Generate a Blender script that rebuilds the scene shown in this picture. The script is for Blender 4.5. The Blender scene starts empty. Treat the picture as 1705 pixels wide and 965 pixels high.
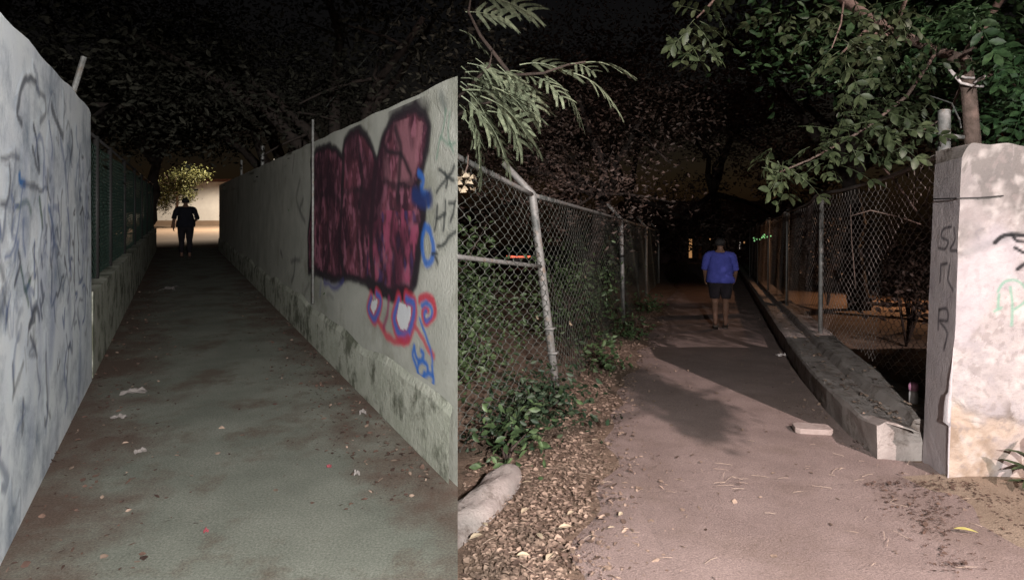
import bpy, bmesh, math, random
import numpy as np
from mathutils import Vector, Matrix
random.seed(7); RNG = np.random.default_rng(11)
SC = bpy.context.scene
COL = SC.collection
R_ = math.radians
# ------------------------------------------------------------------ camera
F, CX, HZ, CAMZ = 1000.0, 852.5, 342.0, 1.5          # focal length and principal point in photograph pixels
cam_d = bpy.data.cameras.new('camera'); cam = bpy.data.objects.new('camera', cam_d); COL.objects.link(cam)
cam.location = (0, 0, CAMZ); cam.rotation_euler = (R_(90), 0, 0)
cam_d.sensor_width = 36; cam_d.lens = 36 * F / 1705; cam_d.shift_y = -(482.5 - HZ) / 1705
cam_d.clip_start = 0.05; cam_d.clip_end = 1500
SC.camera = cam
# ------------------------------------------------------------------ night sky and moon
w = bpy.data.worlds.new('World'); SC.world = w; w.use_nodes = True
nt = w.node_tree; bg = nt.nodes['Background']
sky = nt.nodes.new('ShaderNodeTexSky'); sky.sky_type = 'NISHITA'; sky.sun_disc = False
sky.sun_elevation = R_(14); sky.sun_rotation = R_(200)
glow = nt.nodes.new('ShaderNodeMix'); glow.data_type = 'RGBA'; glow.blend_type = 'MULTIPLY'; glow.inputs[0].default_value = 1; glow.inputs[7].default_value = (1, .62, .46, 1)   # town glow tints the night sky
nt.links.new(sky.outputs[0], glow.inputs[6]); nt.links.new(glow.outputs[2], bg.inputs[0]); bg.inputs[1].default_value = 0.0019
sun_d = bpy.data.lights.new('moon', 'SUN'); sun = bpy.data.objects.new('moon', sun_d); COL.objects.link(sun)
sun_d.energy = 0.012; sun_d.angle = R_(0.5); sun_d.color = (1, .93, .88); sun.rotation_euler = (R_(52), 0, R_(14))
SC.view_settings.view_transform = 'Standard'; SC.view_settings.look = 'None'
SC.view_settings.exposure = 0; SC.view_settings.gamma = 1
# ------------------------------------------------------------------ lamp settings (their builders are further down)
KEY_POS, KEY_AIM, KEY_W, KEY_COL, KEY_ANG, KEY_BLEND = (5.6, -6.6, 7.9), (1.8, 5.2, -.5), 12500, (1, .83, .79), 45, .5
FILL_POS, FILL_AIM, FILL_W, FILL_COL, FILL_ANG, FILL_BLEND = (.85, -1.3, 2.15), (.35, 2.6, .2), 2650, (1, .985, .95), 140, .5

# ------------------------------------------------------------------ helpers
SL = .063; HR = 1.65
def zr(Y): return CAMZ - HR - SL * max(Y, 0.0)                   # ground height of the path that runs downhill
def P(px, py, Y): return Vector(((px - CX) / F * Y, Y, CAMZ + (HZ - py) / F * Y))
def Lg(px, py): Y = F * CAMZ / (py - HZ); return Vector(((px - CX) / F * Y, Y, 0))
def Rg(px, py): Y = F * HR / (py - HZ - F * SL); return Vector(((px - CX) / F * Y, Y, zr(Y)))

def node_mat(name, col1, col2=None, scale=4, rough=.9, bump=.3, bscale=40, col3=None, scale3=1.2, thr3=(.5, .62), spec=.25, metal=0):
    m = bpy.data.materials.new(name); m.use_nodes = True
    n, l = m.node_tree.nodes, m.node_tree.links
    b = n['Principled BSDF']; b.inputs['Roughness'].default_value = rough
    b.inputs['Specular IOR Level'].default_value = spec; b.inputs['Metallic'].default_value = metal
    g = n.new('ShaderNodeNewGeometry')
    def noise(s, d=6, r=.6):
        t = n.new('ShaderNodeTexNoise'); t.inputs['Scale'].default_value = s; t.inputs['Detail'].default_value = d
        t.inputs['Roughness'].default_value = r; l.new(g.outputs['Position'], t.inputs['Vector']); return t.outputs['Fac']
    def ramp(fac, a, bb):
        t = n.new('ShaderNodeMapRange'); t.inputs[1].default_value = a; t.inputs[2].default_value = bb
        l.new(fac, t.inputs[0]); return t.outputs[0]
    def mix(fac, a, bb):
        t = n.new('ShaderNodeMix'); t.data_type = 'RGBA'
        if isinstance(fac, float): t.inputs[0].default_value = fac
        else: l.new(fac, t.inputs[0])
        for s, v in ((t.inputs[6], a), (t.inputs[7], bb)):
            if isinstance(v, tuple): s.default_value = (*v[:3], 1)
            else: l.new(v, s)
        return t.outputs[2]
    c = mix(ramp(noise(scale), .36, .64), col1, col2 or col1)
    if col3: c = mix(ramp(noise(scale3, 8, .68), *thr3), c, col3)
    m['_'] = 1
    l.new(c, b.inputs['Base Color'])
    if bump:
        bp = n.new('ShaderNodeBump'); bp.inputs['Strength'].default_value = bump; bp.inputs['Distance'].default_value = .02
        l.new(noise(bscale, 8, .7), bp.inputs['Height']); l.new(bp.outputs[0], b.inputs['Normal'])
    m['col'] = 0
    return m, n, l, b, c, mix, ramp, noise, g

def simple(name, c1, c2=None, **k): return node_mat(name, c1, c2, **k)[0]

def leaf_mat(name, c1, c2, rough=.5, spec=.3, trans=.0):
    m = bpy.data.materials.new(name); m.use_nodes = True
    n, l = m.node_tree.nodes, m.node_tree.links; b = n['Principled BSDF']
    g = n.new('ShaderNodeNewGeometry'); t = n.new('ShaderNodeMix'); t.data_type = 'RGBA'
    t.inputs[6].default_value = (*c1, 1); t.inputs[7].default_value = (*c2, 1)
    l.new(g.outputs['Random Per Island'], t.inputs[0])
    nz = n.new('ShaderNodeTexNoise'); nz.inputs['Scale'].default_value = 30; l.new(g.outputs['Position'], nz.inputs['Vector'])
    h = n.new('ShaderNodeHueSaturation'); mr = n.new('ShaderNodeMapRange'); mr.inputs[1].default_value = .3; mr.inputs[2].default_value = .7
    mr.inputs[3].default_value = .6; mr.inputs[4].default_value = 1.4
    l.new(nz.outputs['Fac'], mr.inputs[0]); l.new(mr.outputs[0], h.inputs['Value']); l.new(t.outputs[2], h.inputs['Color'])
    l.new(h.outputs[0], b.inputs['Base Color'])
    b.inputs['Roughness'].default_value = rough; b.inputs['Specular IOR Level'].default_value = spec
    return m

def emit(name, col, s):
    m = bpy.data.materials.new(name); m.use_nodes = True; b = m.node_tree.nodes['Principled BSDF']
    b.inputs['Base Color'].default_value = (*col, 1); b.inputs['Emission Color'].default_value = (*col, 1)
    b.inputs['Emission Strength'].default_value = s; return m

def paint_mat(name, *a, wear=.12, **k):
    """concrete with sprayed paint over it: colour and cover come from the 'paint' attribute"""
    m, n, l, b, c, mix, ramp, noise, g = node_mat(name, *a, **k)
    at = n.new('ShaderNodeAttribute'); at.attribute_name = 'paint'
    mr = ramp(noise(55, 6, .7), wear, wear + .25)
    mu = n.new('ShaderNodeMath'); mu.operation = 'MULTIPLY'; l.new(at.outputs['Alpha'], mu.inputs[0]); l.new(mr, mu.inputs[1])
    l.new(mix(mu.outputs[0], c, at.outputs['Color']), b.inputs['Base Color'])
    return m

def link(name, me, mat, parent=None):
    o = bpy.data.objects.new(name, me); COL.objects.link(o)
    if mat: me.materials.append(mat)
    if parent:
        o.parent = parent
        if parent.type == 'EMPTY' and parent.get('_world', True): o.location = -Vector(parent.location)
    return o

def mesh(name, V, Fs, mat, parent=None, smooth=False):
    me = bpy.data.meshes.new(name)
    V = np.asarray(V, dtype=np.float32).reshape(-1, 3)
    if isinstance(Fs, np.ndarray):
        me.vertices.add(len(V)); me.vertices.foreach_set('co', V.ravel())
        k = Fs.shape[1]; nf = len(Fs)
        me.loops.add(nf * k); me.loops.foreach_set('vertex_index', Fs.astype(np.int32).ravel())
        me.polygons.add(nf); me.polygons.foreach_set('loop_start', np.arange(0, nf * k, k, dtype=np.int32))
        me.update(calc_edges=True); me.validate()
    else:
        me.from_pydata([tuple(map(float, v)) for v in V], [], [tuple(map(int, f)) for f in Fs]); me.update()
    if smooth: me.polygons.foreach_set('use_smooth', [True] * len(me.polygons))
    return link(name, me, mat, parent)

def thing(name, label, cat, loc, group=None):
    o = bpy.data.objects.new(name, None); COL.objects.link(o); o.location = loc; o.empty_display_size = .1
    return tag(o, label, cat, group)
def tag(o, label, cat, group=None):
    o['label'] = label; o['category'] = cat
    if group: o['group'] = group
    return o
def struct(o): o['kind'] = 'structure'; return o
def stuff(o): o['kind'] = 'stuff'; return o

class G:
    """geometry collector"""
    def __init__(s): s.v = []; s.f = []
    def add(s, v, f):
        o = len(s.v); s.v += [tuple(x) for x in v]; s.f += [tuple(i + o for i in q) for q in f]; return s
    def tube(s, pts, rad, n=8, caps=True):
        pts = [Vector(p) for p in pts]; k = len(pts)
        if not hasattr(rad, '__len__'): rad = [rad] * k
        v = []; ref = None
        for i, p in enumerate(pts):
            d = (pts[min(i + 1, k - 1)] - pts[max(i - 1, 0)]).normalized()
            if ref is None: ref = Vector((0, 0, 1)) if abs(d.z) < .9 else Vector((1, 0, 0))
            a = d.cross(ref).normalized(); b = a.cross(d).normalized(); ref = b
            for j in range(n):
                t = 2 * math.pi * j / n; v.append(p + (a * math.cos(t) + b * math.sin(t)) * rad[i])
        f = [(i * n + j, i * n + (j + 1) % n, (i + 1) * n + (j + 1) % n, (i + 1) * n + j) for i in range(k - 1) for j in range(n)]
        if caps: f += [tuple(range(n))[::-1], tuple((k - 1) * n + j for j in range(n))]
        return s.add(v, f)
    def box(s, lo, hi, M=None):
        v = [Vector((x, y, z)) for z in (lo[2], hi[2]) for y in (lo[1], hi[1]) for x in (lo[0], hi[0])]
        if M: v = [M @ p for p in v]
        return s.add(v, [(0, 2, 3, 1), (4, 5, 7, 6), (0, 1, 5, 4), (2, 6, 7, 3), (0, 4, 6, 2), (1, 3, 7, 5)])
    def prism(s, poly, lo, hi):
        k = len(poly)
        v = [(x, y, lo) for x, y in poly] + [(x, y, hi) for x, y in poly]
        return s.add(v, [tuple(range(k))[::-1], tuple(range(k, 2 * k))] + [(i, (i + 1) % k, k + (i + 1) % k, k + i) for i in range(k)])
    def mesh(s, name, mat, parent=None, smooth=False): return mesh(name, s.v, s.f, mat, parent, smooth)

def bevel(o, wd=.01, seg=2):
    bm = bmesh.new(); bm.from_mesh(o.data); bmesh.ops.recalc_face_normals(bm, faces=bm.faces)
    bmesh.ops.bevel(bm, geom=bm.edges[:], offset=wd, segments=seg, affect='EDGES', profile=.5)
    bm.to_mesh(o.data); bm.free(); return o

def vnoise(p, s=1.0, seed=0):
    """cheap smooth value noise in numpy on (N,k) points"""
    p = np.asarray(p) * s; i = np.floor(p).astype(np.int64); f = p - i; f = f * f * (3 - 2 * f); k = p.shape[1]
    out = np.zeros(len(p))
    for c in range(2 ** k):
        wgt = np.ones(len(p)); h = np.full(len(p), seed * 7919 + 13, dtype=np.int64)
        for d in range(k):
            b = (c >> d) & 1; wgt = wgt * (f[:, d] if b else 1 - f[:, d])
            h = (h * 31 + (i[:, d] + b) * (374761393 + d * 668265263)) & 0x7fffffff
        h = ((h ^ (h >> 13)) * 1274126177) & 0x7fffffff; h = h ^ (h >> 16)
        out += wgt * ((h & 0xffff) / 65535.0)
    return out
def fbm(p, s=1.0, o=4, seed=0):
    p = np.asarray(p, float); out = 0
    for k in range(o):
        a = .6 + k * 1.1; c_, s_ = math.cos(a), math.sin(a); q = p.copy(); q[:, 0] = p[:, 0] * c_ - p[:, 1] * s_; q[:, 1] = p[:, 0] * s_ + p[:, 1] * c_
        out = out + vnoise(q + 17.3 * k, s * 2 ** k, seed + k) * .5 ** k
    return out / sum(.5 ** k for k in range(o))

# ------------------------------------------------------------------ materials
M = {}
def grit(t, amt=.35, sc=160):
    # fine grain in the base colour of a ground or render
    m, n, l, b, c, mix, ramp, noise, g = t
    h = n.new('ShaderNodeHueSaturation'); mr = n.new('ShaderNodeMapRange'); mr.inputs[1].default_value = .3; mr.inputs[2].default_value = .7
    mr.inputs[3].default_value = 1 - amt; mr.inputs[4].default_value = 1 + amt
    l.new(noise(sc, 3, .8), mr.inputs[0]); l.new(mr.outputs[0], h.inputs['Value'])
    l.new(b.inputs['Base Color'].links[0].from_socket, h.inputs['Color']); l.new(h.outputs[0], b.inputs['Base Color']); return m
def alley_mat():
    t = node_mat('alley_floor', (.175, .178, .15), (.125, .13, .108), scale=1.9, bump=.3, bscale=150, col3=(.105, .085, .066), scale3=1.6, thr3=(.52, .64))
    m, n, l, b, c, mix, ramp, noise, g = t
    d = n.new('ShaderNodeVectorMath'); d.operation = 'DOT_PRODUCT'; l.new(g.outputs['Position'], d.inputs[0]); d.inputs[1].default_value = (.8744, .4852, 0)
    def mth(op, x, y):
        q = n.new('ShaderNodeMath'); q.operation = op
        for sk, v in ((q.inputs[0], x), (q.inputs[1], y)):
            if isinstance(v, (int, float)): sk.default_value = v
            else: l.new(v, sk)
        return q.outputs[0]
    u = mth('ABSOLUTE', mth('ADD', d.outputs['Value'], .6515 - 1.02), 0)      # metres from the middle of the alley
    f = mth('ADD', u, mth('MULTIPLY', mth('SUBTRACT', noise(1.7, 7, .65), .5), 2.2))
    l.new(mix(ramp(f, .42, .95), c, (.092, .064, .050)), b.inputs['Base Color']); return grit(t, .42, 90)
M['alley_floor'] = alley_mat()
M['path'] = grit(node_mat('path_surface', (.275, .207, .190), (.22, .163, .149), scale=2.4, bump=.5, bscale=110, col3=(.19, .138, .118), scale3=1.3, thr3=(.50, .74)), .40, 110)
M['soil'] = grit(node_mat('soil', (.19, .13, .095), (.13, .088, .066), scale=5, bump=.8, bscale=35, col3=(.22, .16, .12), scale3=2.4), .4, 120)
M['dirt'] = grit(node_mat('dirt', (.27, .205, .155), (.21, .155, .115), scale=4, bump=.6, bscale=70), .3, 140)
M['litter'] = leaf_mat('dry_litter', (.085, .055, .043), (.30, .215, .165), rough=.8)
M['litter_dark'] = leaf_mat('dark_debris', (.05, .028, .022), (.10, .06, .045), rough=.9)
M['straw'] = leaf_mat('straw', (.30, .22, .17), (.42, .33, .26), rough=.8)
M['concrete'] = node_mat('old_concrete', (.36, .315, .295), (.27, .23, .215), scale=5, bump=.8, bscale=48, col3=(.13, .10, .085), scale3=4.2, thr3=(.52, .66))[0]
LW = dict(scale=3, bump=.35, bscale=42, col3=(.30, .35, .42), scale3=2.4, thr3=(.47, .68))
M['wall_a'] = node_mat('whitewash', (.80, .85, .88), (.70, .75, .81), **LW)[0]
M['wall_a_paint'] = paint_mat('whitewash_tagged', (.80, .85, .88), (.70, .75, .81), **LW)
RW = dict(scale=2.5, bump=.4, bscale=40, col3=(.27, .27, .225), scale3=1.5, thr3=(.5, .68))
M['wall_b'] = node_mat('grey_render', (.45, .445, .40), (.36, .36, .32), **RW)[0]
M['wall_b_paint'] = paint_mat('grey_render_tagged', (.45, .445, .40), (.36, .36, .32), wear=.02, **RW)
M['plinth'] = node_mat('plinth', (.42, .42, .36), (.33, .34, .28), scale=5, bump=.9, bscale=22, col3=(.11, .115, .085), scale3=3.2, thr3=(.48, .6))[0]
WC = dict(scale=4, bump=.6, bscale=46, col3=(.29, .26, .265), scale3=3.4, thr3=(.46, .60))
M['wall_c_paint'] = paint_mat('pillar_plaster', (.40, .355, .345), (.29, .255, .25), wear=.05, **WC)
M['steel'] = node_mat('galvanised', (.19, .19, .185), (.12, .118, .112), scale=30, rough=.5, bump=.2, bscale=90, spec=.5, col3=(.16, .12, .09), scale3=14, thr3=(.55, .7))[0]
M['wire'] = simple('mesh_wire', (.095, .10, .09), (.055, .06, .052), scale=20, rough=.5, bump=0, spec=.5)
M['wire_old'] = simple('mesh_wire_old', (.24, .205, .19), (.15, .13, .12), scale=20, rough=.7, bump=0)
M['green_wire'] = simple('green_mesh_wire', (.05, .09, .07), (.035, .06, .05), scale=20, rough=.6, bump=0)
M['dark_wire'] = simple('dark_wire', (.03, .028, .028), rough=.6, bump=0)
M['bark'] = node_mat('bark', (.20, .14, .12), (.12, .085, .07), scale=16, bump=.9, bscale=40)[0]
M['bark_dark'] = node_mat('bark_dark', (.07, .05, .042), (.045, .033, .028), scale=16, bump=.8, bscale=40)[0]
M['bark_shade'] = simple('bark_shade', (.035, .026, .022), (.022, .017, .015), scale=16, bump=.8, bscale=40)  # bark colour darkened so that shaded limbs stay dark
M['leaf_near'] = leaf_mat('leaf_broad', (.020, .030, .013), (.048, .060, .028), rough=.5, spec=.3)
M['leaf_green'] = leaf_mat('leaf_deep_green', (.018, .045, .018), (.045, .085, .032), rough=.5, spec=.35)
M['leaf_low'] = leaf_mat('leaf_low_shrub', (.012, .028, .014), (.035, .05, .026), rough=.55, spec=.3)
M['leaf_fern'] = leaf_mat('leaf_feathery', (.10, .12, .075), (.17, .19, .125), rough=.55)
M['leaf_shade'] = leaf_mat('leaf_shade', (.014, .014, .011), (.024, .023, .018), rough=.9, spec=.02)  # leaf colour darkened to stand for canopy that no light reaches
M['leaf_dark'] = leaf_mat('leaf_dark', (.046, .032, .026), (.072, .048, .039), rough=.55)
M['leaf_shrub'] = leaf_mat('leaf_shrub', (.035, .06, .025), (.07, .105, .045), rough=.5)
M['leaf_lit'] = leaf_mat('leaf_yellow_green', (.03, .036, .012), (.10, .10, .032), rough=.6)
M['skin'] = simple('skin', (.17, .095, .068), (.14, .078, .055), scale=9, rough=.6, bump=.05)
M['hair'] = simple('hair', (.012, .010, .010), (.02, .016, .015), scale=60, rough=.6, bump=.4, bscale=120)
M['shirt_blue'] = simple('blue_cotton', (.062, .072, .33), (.047, .055, .25), scale=8, rough=.9, bump=.25, bscale=22)
M['shorts'] = simple('black_cloth', (.012, .010, .013), (.02, .016, .02), scale=8, rough=.9, bump=.2, bscale=30)
M['shirt_dark'] = simple('navy_cloth', (.012, .012, .02), (.009, .009, .014), scale=8, rough=.9, bump=.2, bscale=22)
M['sandal'] = simple('sandal', (.05, .04, .035), rough=.7, bump=.1)
M['eye'] = simple('eye', (.03, .02, .02), rough=.3, bump=0)
M['white_plastic'] = simple('white_plastic', (.62, .60, .60), (.52, .50, .52), scale=20, rough=.35, bump=0)
M['pink_plastic'] = simple('pink_plastic', (.55, .27, .40), (.46, .22, .34), scale=20, rough=.4, bump=0)
M['paper'] = simple('paper', (.62, .56, .55), (.52, .46, .44), scale=12, rough=.9, bump=.2)
M['dull_paper'] = simple('dull_paper', (.22, .195, .185), (.16, .14, .13), scale=12, rough=.9, bump=.2)
M['stone'] = node_mat('slab_stone', (.36, .29, .27), (.28, .22, .20), scale=9, bump=.6, bscale=60)[0]
M['tan_ground'] = simple('tan_street', (.27, .195, .14), (.22, .155, .11), scale=.8, bump=.2, bscale=10)
M['house_white'] = simple('house_white', (.66, .64, .60), (.58, .56, .53), scale=2, bump=.2)
M['house_dark'] = simple('house_dark', (.10, .06, .055), (.07, .045, .04), scale=2, bump=.3)
M['roof'] = simple('roof', (.16, .08, .06), (.12, .06, .05), scale=6, bump=.4)
M['car'] = simple('car_paint', (.02, .02, .025), (.03, .03, .035), scale=3, rough=.3, bump=0, spec=.5)
M['glass'] = simple('dark_glass', (.01, .012, .014), rough=.08, bump=0, spec=.6)
M['rubber'] = simple('rubber', (.015, .015, .015), rough=.9, bump=.2)
M['lamp_body'] = simple('lamp_body', (.12, .12, .12), rough=.5, bump=0)
M['red'] = emit('tail_light', (1, .16, .09), 2.0)
M['amber'] = emit('door_light', (1, .50, .20), .35)
M['warm_white'] = emit('window_light', (1, .84, .74), .4)
M['green_bulb'] = emit('green_bulb', (.45, 1, .42), .9)
M['diffuser'] = emit('lamp_diffuser', (1, .9, .85), 4)
M['yellow_leaf'] = simple('yellow_leaf', (.33, .29, .10), (.27, .23, .07), scale=30, rough=.6, bump=.1)
M['cream_leaf'] = simple('cream_leaf', (.44, .36, .26), (.34, .27, .19), scale=30, rough=.7, bump=.2)
M['red_scrap'] = simple('red_plastic', (.20, .045, .055), rough=.8, bump=0)

# ================================================================== LARGE STRUCTURE
# ---- axes of the alley (level ground) and wall lines, in plan
DA = Vector((-.4852, .8744)); NA = Vector((DA.y, -DA.x))       # along the alley; to its right
A0 = Vector((-3.586, 5.12))                                     # far end of the whitewashed wall
B0 = Vector((-.290, 3.205))                                     # near corner of the graffiti wall
def lineA(t): return A0 + DA * t
DB = Vector((-.4897, .8719)); NB = Vector((DB.y, -DB.x))
def lineB(t): return B0 + DB * t
ALLEY_LEN = 19.7

# ground of the downhill side: one sheet to the horizon
ys = [-60, -20, -8, -4, -2, -1] + list(np.arange(0, 20, .8)) + [20, 24, 30, 40, 60, 100, 200, 400]
xs = [-500, -200, -80, -40, -20, -10] + list(np.arange(-4, 9, .8)) + [9, 12, 16, 24, 40, 80, 200, 500]
V = [(x, y, zr(y) + (0 if y < 0 else .015 * math.sin(x * 2.3 + y * 1.1))) for y in ys for x in xs]
nx = len(xs)
Fq = np.array([(j * nx + i, j * nx + i + 1, (j + 1) * nx + i + 1, (j + 1) * nx + i) for j in range(len(ys) - 1) for i in range(nx - 1)])
struct(mesh('ground', V, Fq, M['soil']))

# trodden concrete path, ragged left edge
def kerb_x(Y):
    pts = [(3.9, 2.70), (4.6, 2.77), (5.65, 2.99), (7.14, 3.45), (8.7, 3.98), (14.2, 5.9), (40, 14.9), (80, 28.9)]
    return float(np.interp(Y, [p[0] for p in pts], [p[1] for p in pts]))
def path_l(Y):
    pts = [(0, -.12), (2.4, .0), (2.95, .30), (4.2, .55), (5.6, .83), (7.5, 1.40), (10.6, 2.35), (40, 11.5), (80, 24)]
    return float(np.interp(Y, [p[0] for p in pts], [p[1] for p in pts])) + .10 * math.sin(Y * 5.3) * math.sin(Y * 2.1 + 1)
rows = list(np.arange(-3, 14, .12)) + list(np.arange(14, 80, 1.5))
V = []; NS = 14
for Y in rows:
    l_ = path_l(max(Y, 0)); r_ = kerb_x(Y) + .03 if Y > 4.55 else (3.1 + .05 * math.sin(Y * 9) if Y > 4.0 else 2.62 + .14 * (Y - 2) + .06 * math.sin(Y * 7))
    for i in range(NS + 1):
        x = l_ + (r_ - l_) * i / NS
        V.append((x, Y, zr(Y) + (.022 if i else -.02) + .006 * math.sin(x * 3.1 + Y * 1.7)))
Fq = np.array([(j * (NS + 1) + i, j * (NS + 1) + i + 1, (j + 1) * (NS + 1) + i + 1, (j + 1) * (NS + 1) + i) for j in range(len(rows) - 1) for i in range(NS)])
struct(mesh('path', V, Fq, M['path'], smooth=True))
# paved apron nearest the viewer: a thin slab whose worn edge crosses the path
V = []; xs3 = np.linspace(.75, 2.95, 40)
for x in xs3:
    ye = float(np.interp(x, [.75, 1.3, 1.9, 2.95], [3.9, 4.16, 4.14, 4.02])) + .03 * math.sin(x * 9) + .015 * math.sin(x * 31); xr = min(x, 2.86)
    for f in (0, .25, .5, .75, .97, 1): Y = -2 + (ye + 2) * f; V.append((x, Y, zr(Y) + (.029 if f < 1 else .018) + .006 * math.sin(x * 3.1 + Y * 1.7) - (.016 if x < .8 or x > 2.93 else 0)))
Fq = np.array([(j * 6 + i, j * 6 + i + 1, j * 6 + i + 7, j * 6 + i + 6)[::-1] for j in range(39) for i in range(5)])
struct(mesh('apron', V, Fq, M['path'], smooth=True))
# dirt verge in front of the pillar wall
V = []; n2 = 20; xs2 = np.linspace(2.45, 8, 24); ys2 = np.linspace(-3, 4.2, 30)
for Y in ys2:
    for x in xs2:
        e = min(1, max(0, (x - 2.5 - .05 * math.sin(Y * 9)) / .35))
        V.append((x, Y, zr(Y) + .008 + .030 * e + .012 * e * math.sin(x * 6.3) * math.sin(Y * 5.1)))
Fq = np.array([(j * 24 + i, j * 24 + i + 1, (j + 1) * 24 + i + 1, (j + 1) * 24 + i) for j in range(29) for i in range(23)])
struct(mesh('verge', V, Fq, M['dirt'], smooth=True))

# raised level ground of the alley and the street behind it; its edge is a low retaining face
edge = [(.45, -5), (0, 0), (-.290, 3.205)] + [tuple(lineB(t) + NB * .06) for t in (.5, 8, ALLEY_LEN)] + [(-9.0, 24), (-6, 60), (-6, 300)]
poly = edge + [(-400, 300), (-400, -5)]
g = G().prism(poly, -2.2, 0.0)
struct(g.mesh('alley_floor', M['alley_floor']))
# lit street beyond the alley, 4 mm above
g = G().prism([(-16.5, 21.6), (-8.4, 21.6), (-9.5, 58), (-40, 58), (-30, 30)], .002, .006)
struct(g.mesh('street', M['tan_ground']))

# ---- plan-curve kerb with gutter and fence footing (one extrusion along the path edge)
KY = [4.55, 4.9, 5.3, 5.8, 6.5, 7.2, 8, 9, 10.5, 12, 14, 17, 20, 25, 32, 42]
prof = [(0, -.1), (0, .235), (.015, .258), (.06, .268), (.28, .24), (.33, .238), (.36, .29), (.39, .315), (.60, .325), (.66, .31), (.68, -.1)]
V = []
for j, Y in enumerate(KY):
    d = Vector((kerb_x(Y + .2) - kerb_x(Y - .2), .4)).normalized(); nn = Vector((d.y, -d.x))
    for i, (u, h) in enumerate(prof):
        u2 = u if j else u * .5 + (.02 if 0 < i < 4 else 0)
        h2 = h + (.012 * math.sin(Y * 4.1 + i * 2.3) if 0 < i < 10 else 0) + (.03 if j == 0 and 0 < i < 4 else 0)
        p = Vector((kerb_x(Y), Y)) + nn * u + (Vector((0, -.10)) * (u / .68) if j == 0 else Vector((0, 0)))
        if j == 0 and i >= 5: p.y += .22; h2 -= .03
        V.append((p.x, p.y, zr(Y) + h2))
k = len(prof)
Fs = [(j * k + i, j * k + i + 1, (j + 1) * k + i + 1, (j + 1) * k + i) for j in range(len(KY) - 1) for i in range(k - 1)] + [tuple(range(k))[::-1]]
kb = mesh('kerb', V, Fs, M['concrete']); struct(kb)
bm = bmesh.new(); bm.from_mesh(kb.data); bmesh.ops.subdivide_edges(bm, edges=bm.edges[:], cuts=3, use_grid_fill=True)
co = np.array([v.co[:] for v in bm.verts]); nz = fbm(co, 6, 3, 3) - .5
for v, q in zip(bm.verts, nz): v.co.z += q * .035; v.co.x += q * .02
bmesh.ops.recalc_face_normals(bm, faces=bm.faces); bm.to_mesh(kb.data); bm.free()

# rounded kerb stub by the left fence
def rounded_kerb():
    a, b = Vector((-.52, 3.05)), Vector((.02, 4.42)); d = (b - a).normalized(); nn = Vector((d.y, -d.x)); V = []; N = 26; K = 14
    for j in range(N + 1):
        t = j / N; c = a.lerp(b, t) + nn * (.05 * math.sin(t * 3)); s = math.sqrt(max(0.02, 1 - max(0, (t - .72) / .28) ** 2))
        for i in range(K + 1):
            ang = math.pi * i / K; wob = .02 * math.sin(t * 19 + i) * math.sin(i * 1.7)
            V.append((c.x - nn.x * math.cos(ang) * .12 * s, c.y - nn.y * math.cos(ang) * .12 * s, zr(c.y) - .02 + (.125 + wob) * s * math.sin(ang) ** .7))
    Fs = [(j * (K + 1) + i, j * (K + 1) + i + 1, (j + 1) * (K + 1) + i + 1, (j + 1) * (K + 1) + i) for j in range(N) for i in range(K)]
    return mesh('kerb_stone', V, Fs, M['concrete'], smooth=True)
tag(rounded_kerb(), 'rounded pale concrete kerb stub half buried in leaves below the left mesh fence', 'kerb')

# ------------------------------------------------------------------ graffiti painter
def px_wall(px, py, A, D):
    k = (px - CX) / F; t = (k * A.y - A.x) / (D.x - k * D.y); Y = A.y + D.y * t
    return (t, CAMZ + (HZ - py) / F * Y)
def sdist(Pn, line):
    d = np.full(len(Pn), 9e9)
    for a, b in zip(line[:-1], line[1:]):
        a, b = np.array(a), np.array(b); ab = b - a; q = np.clip(((Pn - a) @ ab) / (ab @ ab + 1e-9), 0, 1)
        d = np.minimum(d, np.linalg.norm(Pn - a - q[:, None] * ab, axis=1))
    return d
def inside(Pn, poly):
    c = np.zeros(len(Pn), bool)
    for (x1, y1), (x2, y2) in zip(poly, poly[1:] + poly[:1]):
        c ^= ((y1 > Pn[:, 1]) != (y2 > Pn[:, 1])) & (Pn[:, 0] < (x2 - x1) * (Pn[:, 1] - y1) / (y2 - y1 + 1e-12) + x1)
    return c
def smooth_line(pts, n=6):
    if len(pts) < 3: return pts
    out = []; p = [np.array(q, float) for q in pts]; p = [2 * p[0] - p[1]] + p + [2 * p[-1] - p[-2]]
    for i in range(1, len(p) - 2):
        for t in np.linspace(0, 1, n, endpoint=False):
            out.append(tuple(.5 * ((2 * p[i]) + (-p[i - 1] + p[i + 1]) * t + (2 * p[i - 1] - 5 * p[i] + 4 * p[i + 1] - p[i + 2]) * t * t + (-p[i - 1] + 3 * p[i] - 3 * p[i + 1] + p[i + 2]) * t ** 3)))
    return out + [tuple(p[-2])]
class Paint:
    def __init__(s, S, Z, wp=.0):
        s.P = np.stack([S.ravel(), Z.ravel()], 1)
        if wp: s.P = s.P + wp * np.stack([fbm(s.P, 7, 3, 61) - .5, fbm(s.P, 7, 3, 77) - .5], 1)
        s.c = np.zeros((len(s.P), 3)); s.a = np.zeros(len(s.P))
    def lay(s, al, col):
        col = np.asarray(col); al = np.clip(al, 0, 1); na = al + s.a * (1 - al)
        s.c = (col * al[:, None] + s.c * (s.a * (1 - al))[:, None]) / np.maximum(na, 1e-6)[:, None]; s.a = na
    def stroke(s, line, wd, col, soft=.012, op=1, curve=True):
        d = sdist(s.P, smooth_line(line) if curve else line); s.lay(op * np.clip((wd / 2 + soft - d) / (soft * 1.6), 0, 1), col)
    def fill(s, poly, col, op=1): s.lay(inside(s.P, poly) * op, col)
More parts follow.
